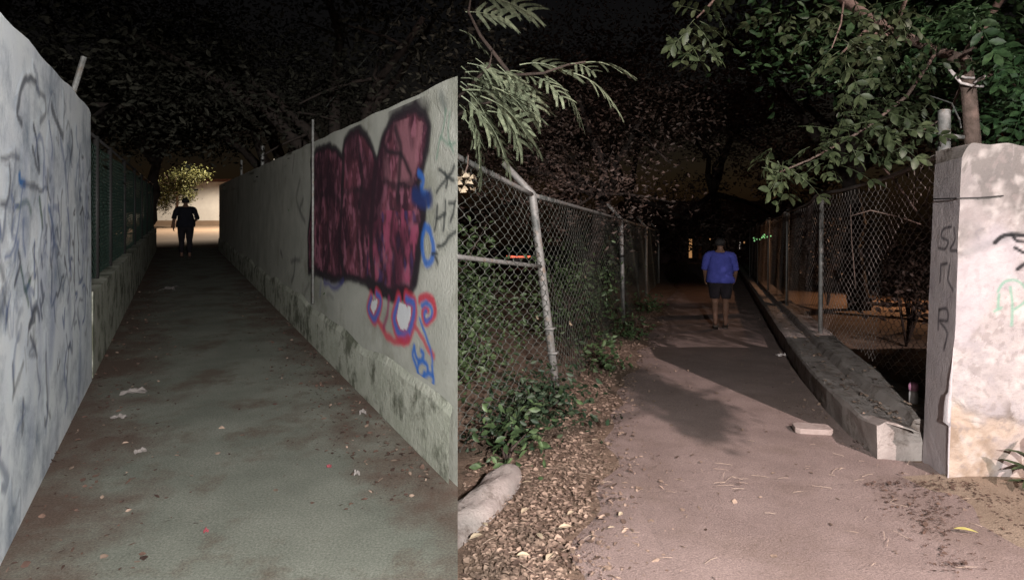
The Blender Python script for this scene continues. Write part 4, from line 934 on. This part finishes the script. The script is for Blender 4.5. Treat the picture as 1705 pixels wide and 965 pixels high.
def single_leaf(label, c, L_, wd, rot, mat, group=None, tilt=0):
    v, f = oval(L_, wd, .18); o = G().add(v, f).mesh('fallen_leaf', mat); s = o.modifiers.new('thickness', 'SOLIDIFY'); s.thickness = .0015
    o.location = c; o.rotation_euler = (tilt, -.12, rot); return tag(o, label, 'leaf', group)
q = Rg(1588, 897); single_leaf('long yellow green leaf lying on the dirt verge at bottom right', q + Vector((0, 0, .06)), .115, .030, -.25, M['yellow_leaf'])
for px, py, L_, rot, lab in [(945, 870, .07, .8, 'pale leaf at the edge of the litter, just left of the bare path'), (930, 892, .09, .2, 'pale leaf lying a little nearer than the one at the litter edge'), (903, 912, .08, 2.0, 'upright curled pale leaf in the middle of the near litter'), (868, 868, .10, 1.0, 'large pale leaf on the litter to the right of the kerb stub'), (782, 912, .10, .7, 'pale leaf lying just below the near end of the kerb stub'), (1012, 893, .05, .3, 'small pale leaf on the path, nearer of the two beyond the litter edge'),
                             (1030, 872, .06, .9, 'small pale leaf on the bare path, farther of the two beyond the litter edge'), (985, 742, .06, .2, 'pale leaf far back in the litter near the low green shrub'), (870, 815, .07, .3, 'pale leaf beside the low green sprig by the kerb stub'), (812, 890, .06, 2.2, 'small pale leaf lying against the flank of the kerb stub'), (860, 940, .08, .1, 'pale leaf at the bottom edge of the litter, leftmost there'), (910, 950, .10, 1.1, 'large pale leaf at the very bottom of the litter')]:
    q = Rg(px, py); single_leaf(lab, q + Vector((0, 0, .05)), L_ * .85, L_ * .42, rot, M['cream_leaf'], 'pale dead leaves in the litter', random.uniform(-.4, .4))
for px, py, Y, L_, lab in [(948, 540, 7.2, .10, 'pale dead leaf caught low in the left fence just past the first cranked post'), (974, 462, 8.0, .06, 'small pale leaf caught in the left fence at mid height'), (893, 530, 5.95, .06, 'pale scrap of leaf caught on the first cranked fence post')]:
    single_leaf(lab, P(px, py, Y), L_, L_ * .7, 1.2, M['cream_leaf'], None, 1.1)
# cluster of dried flower heads on the fence at the fork
q0 = P(772, 306, 4.55); t = thing('dried_flowers', 'clump of cream dried flower heads caught on the top of the left fence', 'flower clump', q0)
g = G()
for k in range(15):
    c = q0 + Vector((random.gauss(.01, .028), random.gauss(0, .02), random.gauss(0, .045))); v, f = oval(.055, .05, .5); Mx = Matrix.Translation(c) @ Matrix.Rotation(random.uniform(0, 6), 4, 'Z') @ Matrix.Rotation(random.uniform(-1.2, 1.2), 4, 'X')
    G().add([Mx @ p for p in v], f).mesh('petal', M['cream_leaf'], t)
G().tube([q0 + Vector((0, 0, .05)), q0 + Vector((.03, .0, .14)), q0 + Vector((.035, 0, .22))], .006, 5).mesh('stalk', M['bark'], t)
# plastic bottle on the footing
def lathe(prof, n=16):
    g = G(); k = len(prof); v = [(r * math.cos(2 * math.pi * j / n), r * math.sin(2 * math.pi * j / n), z) for r, z in prof for j in range(n)]
    return g.add(v, [(i * n + j, i * n + (j + 1) % n, (i + 1) * n + (j + 1) % n, (i + 1) * n + j) for i in range(k - 1) for j in range(n)] + [tuple(range(n))[::-1], tuple((k - 1) * n + j for j in range(n))])
by = 4.98; bq = Vector(((1521 - CX) / F * by, by, CAMZ + (HZ - 671) / F * by)); 
bt = thing('plastic_bottle', 'small white bottle with a pink top standing on the fence footing beside the pillar', 'bottle', bq); bt['_world'] = False
lathe([(.030, 0), (.034, .01), (.034, .085), (.028, .10), (.022, .108)]).mesh('bottle_body', M['white_plastic'], bt, True)
lathe([(.030, .1085), (.037, .113), (.037, .150), (.026, .170), (.010, .176)]).mesh('bottle_top', M['pink_plastic'], bt, True)
# cable high over the alley
o = G().tube([P(720, -45, 7), P(640, 60, 7.6), P(590, 120, 8.2), P(540, 182, 9)], .008, 5).mesh('overhead_cable', M['wire']); tag(o, 'thin overhead cable slanting down to the top of the graffiti wall', 'cable')

# ================================================================== FAR ENDS
# ---- street at the mouth of the alley
hb = Vector((-26, 46, 0)); h = thing('white_house', 'brightly lit white house front seen through the far mouth of the alley', 'house', hb)
G().box((-32, 46, 0), (-19.5, 52, 3.3)).mesh('wall', M['house_white'], h)
G().box((-32.4, 45.6, 3.302), (-19.1, 52.4, 3.5)).mesh('roof', M['roof'], h)
G().box((-32, 45.85, .0), (-19.5, 45.997, .35)).mesh('skirting', M['tan_ground'], h)
f = G().box((-29.6, 45.9, .9), (-28.4, 45.995, 2.1)).mesh('window', M['house_dark'], h); G().box((-29.5, 45.87, 1.0), (-28.5, 45.897, 2.0)).mesh('pane', M['glass'], f).location = (0, 0, 0)
tree('street_tree', 'yellow green lamplit tree standing in the street beyond the alley', (-22.6, 40, 0), (-22.3, 40, 1.9), .13, [((-21.6, 39.6, 2.9), .03), ((-22.9, 40.2, 3.2), .03)],
     [((-22.0, 40, 2.9), (.8, .7, .6), .8), ((-21.4, 39.6, 2.3), (.5, .5, .5), .4), ((-23.0, 40, 2.4), (.9, .7, .9), .9), ((-24.0, 41, 2.0), (.9, .7, 1.1), .9), ((-21.0, 39.4, 3.5), (1.2, .8, .4), .8)], 1300, .17, M['leaf_lit'], M['bark'], .22)

def lamp(name, label, base, head, d, power, color, ang, blend, aim, cat='street lamp', rad=.10, hood=False):
    t = thing(name, label, cat, base); b = Vector(base); hd = Vector(head)
    g = G().tube([b, (b.x, b.y, hd.z - .3)], [.075, .05], 10); g.tube([(b.x, b.y, hd.z - .3), (b.x * .7 + hd.x * .3, b.y * .7 + hd.y * .3, hd.z + .08), (hd.x, hd.y, hd.z + .1)], .035, 8); g.mesh('pole', M['lamp_body'], t, True)
    sh = lathe([(.20, .0), (.19, .07), (.10, .14), (.04, .16)], 14); sh.f.pop(-2)
    dv = (Vector(aim) - hd).normalized(); rot = dv.to_track_quat('-Z', 'Y').to_matrix().to_4x4(); Mx = Matrix.Translation(hd) @ rot
    if hood:                                                        # flat hood added to keep the fill light off the canopy
        Mx = Matrix.Translation(hd + Vector((0, 0, .035))); sh = lathe([(.42, 0), (.42, .015), (.10, .09), (.04, .10)], 20)
    G().add([Mx @ Vector(p) for p in sh.v], sh.f).mesh('lamp_shade', M['lamp_body'], t, True)
    ld = bpy.data.lights.new(name, 'SPOT'); ld.energy = power; ld.color = color; ld.spot_size = R_(ang); ld.spot_blend = blend; ld.shadow_soft_size = rad
    lo = bpy.data.objects.new('bulb', ld); COL.objects.link(lo); lo.parent = t
    lo.matrix_local = Matrix.Translation(-b) @ Matrix.Translation(hd + dv * .02) @ rot
    return t
lamp('street_lamp', 'tall street lamp behind the viewer that lights the downhill path', (KEY_POS[0] + 1.2, KEY_POS[1] - .6, 0), KEY_POS, None, KEY_W, KEY_COL, KEY_ANG, KEY_BLEND, KEY_AIM, rad=.05)
lamp('street_lamp', 'low pale fill lamp added beside the viewer at the fork to light the alley', (FILL_POS[0] + .3, FILL_POS[1] - .8, -.15), FILL_POS, None, FILL_W, FILL_COL, FILL_ANG, FILL_BLEND, FILL_AIM, rad=.03, hood=True)  # added fill light; its pole and hood are made up around it
lamp('street_lamp', 'street lamp lighting the street beyond the alley', (-14.6, 37, 0), (-16.8, 38, 6.2), None, 8200, (1, .84, .66), 140, .2, (-17.9, 37.6, 0))
lamp('street_lamp', 'orange yard lamp beyond the right fence', (13.0, 15.2, zr(15.2)), (12.2, 15.6, zr(15.6) + 2.7), None, 700, (1, .56, .32), 120, .6, (9.6, 15.8, zr(16)))

# ---- yard beyond the right fence: pale paved strip with kerb lines in the lamp light
def strip(name, p0, p1, wd, dz, mat):
    a, b = Vector(p0), Vector(p1); d = (b - a).normalized(); nn = Vector((d.y, -d.x)) * wd / 2
    V = [(q.x, q.y, zr(q.y) + dz) for q in (a - nn, b - nn, b + nn, a + nn)]; V += [(x, y, z - .3) for x, y, z in V]
    return mesh(name, V, [(0, 3, 2, 1), (0, 1, 5, 4), (1, 2, 6, 5), (2, 3, 7, 6), (3, 0, 4, 7)], mat)
yp = [Rg(x, y) for x, y in ((1306, 485), (1380, 490), (1450, 498), (1505, 514), (1560, 524), (1560, 540), (1500, 531), (1440, 527), (1370, 521), (1306, 504))]; k = len(yp)
V = [(p.x, p.y, p.z + .05) for p in yp] + [(p.x, p.y, p.z - .2) for p in yp]
struct(mesh('yard_path', V, [tuple(range(k))[::-1]] + [(i, (i + 1) % k, k + (i + 1) % k, k + i) for i in range(k)], M['tan_ground']))
tag(strip('yard_kerb', (8.6, 13.2), (13.4, 12.4), .12, .10, M['concrete']), 'low pale kerb nearest the right fence in the dim yard', 'kerb', 'kerbs in the yard')
tag(strip('yard_kerb', (9.2, 15.6), (14.5, 12.9), .12, .14, M['concrete']), 'low pale kerb along the lamplit strip in the dim yard', 'kerb', 'kerbs in the yard')

# ---- far house at the end of the downhill path
hy = 50.0; hz = zr(hy); HH = thing('far_house', 'dark far house with an orange lit doorway at the end of the downhill path', 'house', (18, hy, hz))
G().box((9, hy, hz), (26, hy + 6, hz + 3.6)).mesh('wall', M['house_dark'], HH)
G().add([(8.6, hy - .4, hz + 3.602), (26.4, hy - .4, hz + 3.602), (26.4, hy + 6.4, hz + 3.602), (8.6, hy + 6.4, hz + 3.602), (9.6, hy + 3, hz + 5.2), (25.4, hy + 3, hz + 5.2)], [(0, 1, 5, 4), (2, 3, 4, 5), (1, 2, 5), (3, 0, 4), (0, 3, 2, 1)]).mesh('roof', M['roof'], HH)
def opening(name, px0, py0, px1, py1, mat, Yd=hy):
    a, b = P(px0, py1, Yd - .05), P(px1, py0, Yd - .05)
    fr_ = G(); fr_.box((a.x - .06, Yd - .06, a.z - .06), (b.x + .06, Yd - .003, b.z + .06)); o = fr_.mesh(name, M['house_dark'], HH)
    q = G().box((a.x, Yd - .085, a.z), (b.x, Yd - .062, b.z)).mesh('pane', mat, o); q.location = (0, 0, 0); return o
opening('doorway', 1147, 398, 1152, 429, M['amber']); opening('window', 1163, 392, 1168, 432, simple('dim_curtain', (.3, .12, .06), bump=0))
opening('window', 1231, 402, 1233, 415, M['warm_white']); opening('window', 1181, 397, 1183, 399, M['amber']); opening('window', 1197, 402, 1199, 404, M['warm_white']); opening('window', 1238, 402, 1240, 405, M['amber'])
# house on the left behind the trees with tiny lit windows
H2 = thing('far_house', 'dark far house with pinprick windows among the trees left of the downhill path', 'house', (9.5, 46, zr(46))); HH2 = HH; HH = H2
G().box((5.5, 46, zr(46)), (8.6, 51, zr(46) + 3.2)).mesh('wall', M['house_dark'], H2); G().box((5.2, 45.7, zr(46) + 3.203), (8.8, 51.2, zr(46) + 3.4)).mesh('roof', M['roof'], H2)
pass
# lights through the right-hand trees: a string of green bulbs in a bush, a pale lit wall
t = thing('bulb_string', 'string of tiny green bulbs glowing in a far bush on the right', 'string lights', P(1268, 397, 33))
g = G()
pp = [P(1254 + 28 * k / 15 + random.gauss(0, 1), 402 - 10 * k / 15 + random.gauss(0, 4.0), 33) for k in range(16)]
G().tube(pp, .008, 4).mesh('cable', M['dark_wire'], t)
for p_ in pp:
    o = lathe([(.012, 0), (.045, .03), (.045, .06), (.01, .09)], 6); G().add([Vector(v) + p_ for v in o.v], o.f).mesh('bulb', M['green_bulb'], t)
big('dark bush holding the green bulbs far down on the right', 16.0, 34.5, 4.6, 2.2, 1200, .22, low=.15)

# ---- parked car with lit tail lamps seen through the left fence
def car():
    t = thing('parked_car', 'dark parked car with a glowing red tail lamp behind the left mesh fence', 'car', (.42, 40, zr(40)))
    t['_world'] = False; t.rotation_euler = (0, 0, R_(-4)); bz = 0.0
    prof = [(0, .35), (-.02, .62), (.05, .92), (.35, .98), (.85, 1.40), (1.2, 1.46), (2.4, 1.44), (3.0, 1.02), (4.05, .86), (4.2, .6), (4.18, .32), (3.75, .25), (.5, .25)]
    wds = .84; V = []; k = len(prof)
    for x, s in ((-wds, .94), (-wds * .98, 1.0), (wds * .98, 1.0), (wds, .94)):
        for y, z in prof: V.append(((x if z < 1 else x * (.80 + .2 * (1.46 - z) / .46)), 2.1 + (y - 2.1) * s, z))
    Fs = [(a * k + i, a * k + (i + 1) % k, (a + 1) * k + (i + 1) % k, (a + 1) * k + i) for a in range(3) for i in range(k)] + [tuple(range(k)), tuple(range(3 * k, 4 * k))[::-1]]
    o = mesh('body', V, Fs, M['car'], t); bm = bmesh.new(); bm.from_mesh(o.data); bmesh.ops.recalc_face_normals(bm, faces=bm.faces); bm.to_mesh(o.data); bm.free()
    G().add([(-.62, .42, 1.03), (.62, .42, 1.03), (.55, .80, 1.36), (-.55, .80, 1.36)], [(0, 1, 2, 3)]).mesh('rear_window', M['glass'], t)
    for s in (-1, 1):
        for y in (.8, 3.4):
            v = lathe([(.30, -.09), (.32, -.06), (.32, .06), (.30, .09)], 18); Mx = Matrix.Translation((s * .76, y, .32)) @ Matrix.Rotation(R_(90), 4, 'Y'); wh = G().add([Mx @ Vector(p) for p in v.v], v.f).mesh('wheel', M['rubber'], t)
        G().box((s * .56 - .24, -.05, .70), (s * .56 + .24, .02, .82)).mesh('tail_lamp', M['red'] if 1 else None, t)
    G().box((-.3, -.045, .71), (.3, .0, .80)).mesh('light_bar', M['red'], t); G().box((-.24, -.06, .5), (.24, -.01, .61)).mesh('number_plate', M['white_plastic'], t)
    return t
car()

# ================================================================== PEOPLE
def person(name, label, loc, rz, sc, J, heavy, mats, long_legs=False):
    """one skinned body grown from joints; clothes are offset shells of that body"""
    vs, rad, es, seg = [], [], [], []
    def nv(p, r): vs.append(tuple(p)); rad.append(r); return len(vs) - 1
    def chain_(start, pts, lab):
        a = start
        for p, r in pts: b = nv(p, r); es.append((a, b)); seg.append((vs[a], vs[b], lab)); a = b
        return a
    h = heavy
    root = nv((0, 0, .95), (.165 * h, .125 * h))
    belly = chain_(root, [((0, .01, 1.08), (.165 * h, .125 * h)), ((0, .005, 1.22), (.165 * h, .12 * h))], 'torso')
    chest = chain_(belly, [((0, 0, 1.36), (.17 * h, .11 * h))], 'torso')
    nk = chain_(chest, [((0, .0, 1.45), (.09, .075))], 'torso'); nk2 = chain_(nk, [((0, .015, 1.51), (.056, .056))], 'neck')
    hd = chain_(nk2, [((0, .03, 1.565), (.066, .078)), ((0, .025, 1.62), (.078, .094)), ((0, .02, 1.68), (.072, .086)), ((0, .02, 1.715), (.04, .05))], 'head')
    for s in (-1, 1):
        A = J['arm' + ('L' if s < 0 else 'R')]
        sh = chain_(chest, [((s * .13, 0, 1.415), .075), ((s * .195 * (h * .5 + .5), 0, 1.40), .066)], 'torso')
        el = chain_(sh, [(Vector(vs[sh]).lerp(Vector(A[0]), .5), .050 * h), (A[0], .046)], 'uparm')
        wr = chain_(el, [(Vector(A[0]).lerp(Vector(A[1]), .45), .042), (A[1], .028)], 'forearm')
        d = (Vector(A[1]) - Vector(A[0])).normalized(); sd = Vector((0, 1, 0)) - d * d.y; sd.normalize()
        pm = chain_(wr, [(Vector(A[1]) + d * .05, .030), (Vector(A[1]) + d * .085, .026)], 'hand'); pv = Vector(vs[pm]); inn = Vector((-s, 0, 0))
        for k, ln in enumerate((.062, .072, .068, .052)):
            b = pv + sd * (.030 - .020 * k); chain_(pm, [(b + d * .012, .0095), (b + d * ln * .6 + inn * .008, .009), (b + d * ln + inn * .028, .0075)], 'hand')
        tb_ = Vector(A[1]) + d * .03; chain_(wr, [(tb_ + sd * .034 + d * .01, .012), (tb_ + sd * .048 + d * .04 + inn * .012, .009)], 'hand')
        Lg_ = J['leg' + ('L' if s < 0 else 'R')]
        hp = chain_(root, [((s * .095 * h, 0, .90), .105 * h)], 'thigh')
        kn = chain_(hp, [(Vector(vs[hp]).lerp(Vector(Lg_[0]), .5), .085 * h), (Lg_[0], .060)], 'thigh')
        an = chain_(kn, [(Vector(Lg_[0]).lerp(Vector(Lg_[1]), .35) + Vector((0, -.015, 0)), .062), (Lg_[1], .036)], 'shin')
        ad = Vector(Lg_[2]); chain_(an, [(Vector(Lg_[1]) + ad * .07 + Vector((0, 0, -.045)), .036), (Vector(Lg_[1]) + ad * .15 + Vector((0, 0, -.055)), .03)], 'foot')
        chain_(an, [(Vector(Lg_[1]) - ad * .035 + Vector((0, 0, -.05)), .03)], 'foot')
    for s in (-1, 1): chain_(hd - 2, [((s * .086, .012, 1.625), (.014, .022))], 'head')
    chain_(hd - 2, [((0, .13, 1.612), .016)], 'head')
    me = bpy.data.meshes.new('tmp'); me.from_pydata(vs, es, []); o = bpy.data.objects.new('tmp', me); COL.objects.link(o)
    o.modifiers.new('s', 'SKIN')
    for i, r in enumerate(rad): me.skin_vertices[0].data[i].radius = r if isinstance(r, tuple) else (r, r); me.skin_vertices[0].data[i].use_root = (i == 0)
    ss = o.modifiers.new('ss', 'SUBSURF'); ss.levels = ss.render_levels = 2
    dg = bpy.context.evaluated_depsgraph_get(); ev = o.evaluated_get(dg); bme = bpy.data.meshes.new_from_object(ev); bpy.data.objects.remove(o)
    root_o = thing(name, label, 'person', loc); root_o['_world'] = False; root_o.rotation_euler = (0, 0, rz); root_o.scale = (sc,) * 3
    bme.polygons.foreach_set('use_smooth', [True] * len(bme.polygons)); bme.materials.clear(); link('body', bme, M['skin'], root_o)
    co = np.array([v.co[:] for v in bme.vertices]); no = np.array([v.normal[:] for v in bme.vertices]); best = np.full(len(co), 9e9); lab = np.zeros(len(co), dtype=object)
    for a, b, l in seg:
        a, b = np.array(a), np.array(b); ab = b - a; t = np.clip(((co - a) @ ab) / (ab @ ab + 1e-9), 0, 1); d = np.linalg.norm(co - a - t[:, None] * ab, axis=1)
        m = d < best; best[m] = d[m]; lab[m] = l
    Fs = [tuple(p.vertices) for p in bme.polygons]
    def shell(nm, keep, off, mat, fl=None, cuts=()):
        ks = [f for f in Fs if all(keep[i] for i in f)]; used = sorted({i for f in ks for i in f}); mp = {v: k for k, v in enumerate(used)}
        wob = (fbm(co[used] * np.array([1, 1, .6]), 9, 3, 5) - .5) * .03
        V = co[used] + no[used] * (off + wob)[:, None] if not np.isscalar(off) else co[used] + no[used] * (off + wob)[:, None]
        if fl: V = fl(V, co[used])
        o = mesh(nm, V, [tuple(mp[i] for i in f) for f in ks], mat, root_o, True)
        bm = bmesh.new(); bm.from_mesh(o.data)
        for zc, inner in cuts:
            bmesh.ops.bisect_plane(bm, geom=bm.verts[:] + bm.edges[:] + bm.faces[:], plane_co=(0, 0, zc), plane_no=(0, 0, 1), clear_inner=inner, clear_outer=not inner)
        bm.to_mesh(o.data); bm.free(); o.data.polygons.foreach_set('use_smooth', [True] * len(o.data.polygons)); s = o.modifiers.new('cloth', 'SOLIDIFY'); s.thickness = .008; s.offset = -1; return o
    z = co[:, 2]; lab[((lab == 'forearm') | (lab == 'hand')) & (np.abs(co[:, 0]) < .2) & (z > .9)] = 'torso'
    boxy = lambda V, c: V * np.stack([1 + .16 * np.clip((1.34 - c[:, 2]) * 3, 0, 1) * (np.abs(c[:, 0]) < .23), 1 + .12 * np.clip((1.3 - c[:, 2]) * 3, 0, 1), np.ones(len(c))], 1)
    shell('shirt', ((lab == 'torso') & (z > .8) & (z < 1.475)) | (lab == 'uparm') | ((lab == 'thigh') & (z > .78)), .020, mats[0], boxy, ((.885, True),))
    shell('trousers' if long_legs else 'shorts', (((lab == 'thigh') | (lab == 'torso')) & (z < 1.06)) | ((lab == 'shin') & (z > (.14 if long_legs else .45))), .018, mats[1], None, ((1.0, False), (.16 if long_legs else .575, True)))
    shell('hair', (lab == 'head') & ((z > 1.66) | ((co[:, 1] < .03) & (z > 1.57))) & (np.abs(co[:, 0]) < .082), .012, M['hair'])
    for s in (-1, 1):
        e = lathe([(.002, -.011), (.009, -.006), (.011, 0), (.009, .006), (.002, .011)], 8); G().add([Vector(p) + Vector((s * .031, .105, 1.638)) for p in e.v], e.f).mesh('eye', M['eye'], root_o)
        Lg_ = J['leg' + ('L' if s < 0 else 'R')]; an = Vector(Lg_[1]); ad = Vector(Lg_[2]); sd = ad.cross(Vector((0, 0, 1))).normalized()
        g = G(); poly = [(-.075, .032), (-.05, .042), (.10, .05), (.17, .046), (.20, .02), (.20, -.02), (.17, -.046), (.10, -.05), (-.05, -.042), (-.075, -.032)]
        up = sd.cross(ad).normalized(); b0 = an + Vector((0, 0, -.083)); top = [b0 + ad * a + sd * b for a, b in poly]
        n = len(poly); g.add(top + [p - up * .022 for p in top], [tuple(range(n)), tuple(range(n, 2 * n))[::-1]] + [(i, n + i, n + (i + 1) % n, (i + 1) % n) for i in range(n)])
        g.tube([b0 + ad * .08 + sd * .048, b0 + ad * .09 + sd * .03 + up * .07, b0 + ad * .09 - sd * .03 + up * .07, b0 + ad * .08 - sd * .048], .012, 6)
        g.mesh('sandal', M['sandal'], root_o)
    return root_o
walk = dict(armL=((-.275, -.02, 1.13), (-.265, .14, .93)), armR=((.275, .0, 1.13), (.265, .16, .95)),
            legL=((-.09, .09, .50), (-.085, -.13, .15), (0, .92, -.38)), legR=((.10, .10, .50), (.10, .17, .10), (0, 1, .05)))
q = Rg(1199, 550); q.z += .03
person('person', 'person seen from behind in a blue shirt and black shorts walking down the path', q, math.atan2(-.33, 1), 1.0, walk, 1.24, (M['shirt_blue'], M['shorts']))
walk2 = dict(armL=((-.29, -.03, 1.13), (-.30, .06, .90)), armR=((.30, .02, 1.13), (.20, .20, 1.02)),
             legL=((-.10, .10, .50), (-.10, .10, .10), (0, 1, .05)), legR=((.10, .02, .49), (.10, -.08, .095), (0, 1, 0)))
q = P(309, 342 + 1500 / 17.2, 17.2)
person('person', 'dark silhouette of a person at the far bright mouth of the alley', q, math.atan2(.55, 1), 1.0, walk2, 1.12, (M['shirt_dark'], M['shorts']), True)

for o in list(COL.objects):
    for key in ('_world',):
        if key in o: del o[key]
for m in bpy.data.materials:
    for key in ('_', 'col'):
        if key in m: del m[key]
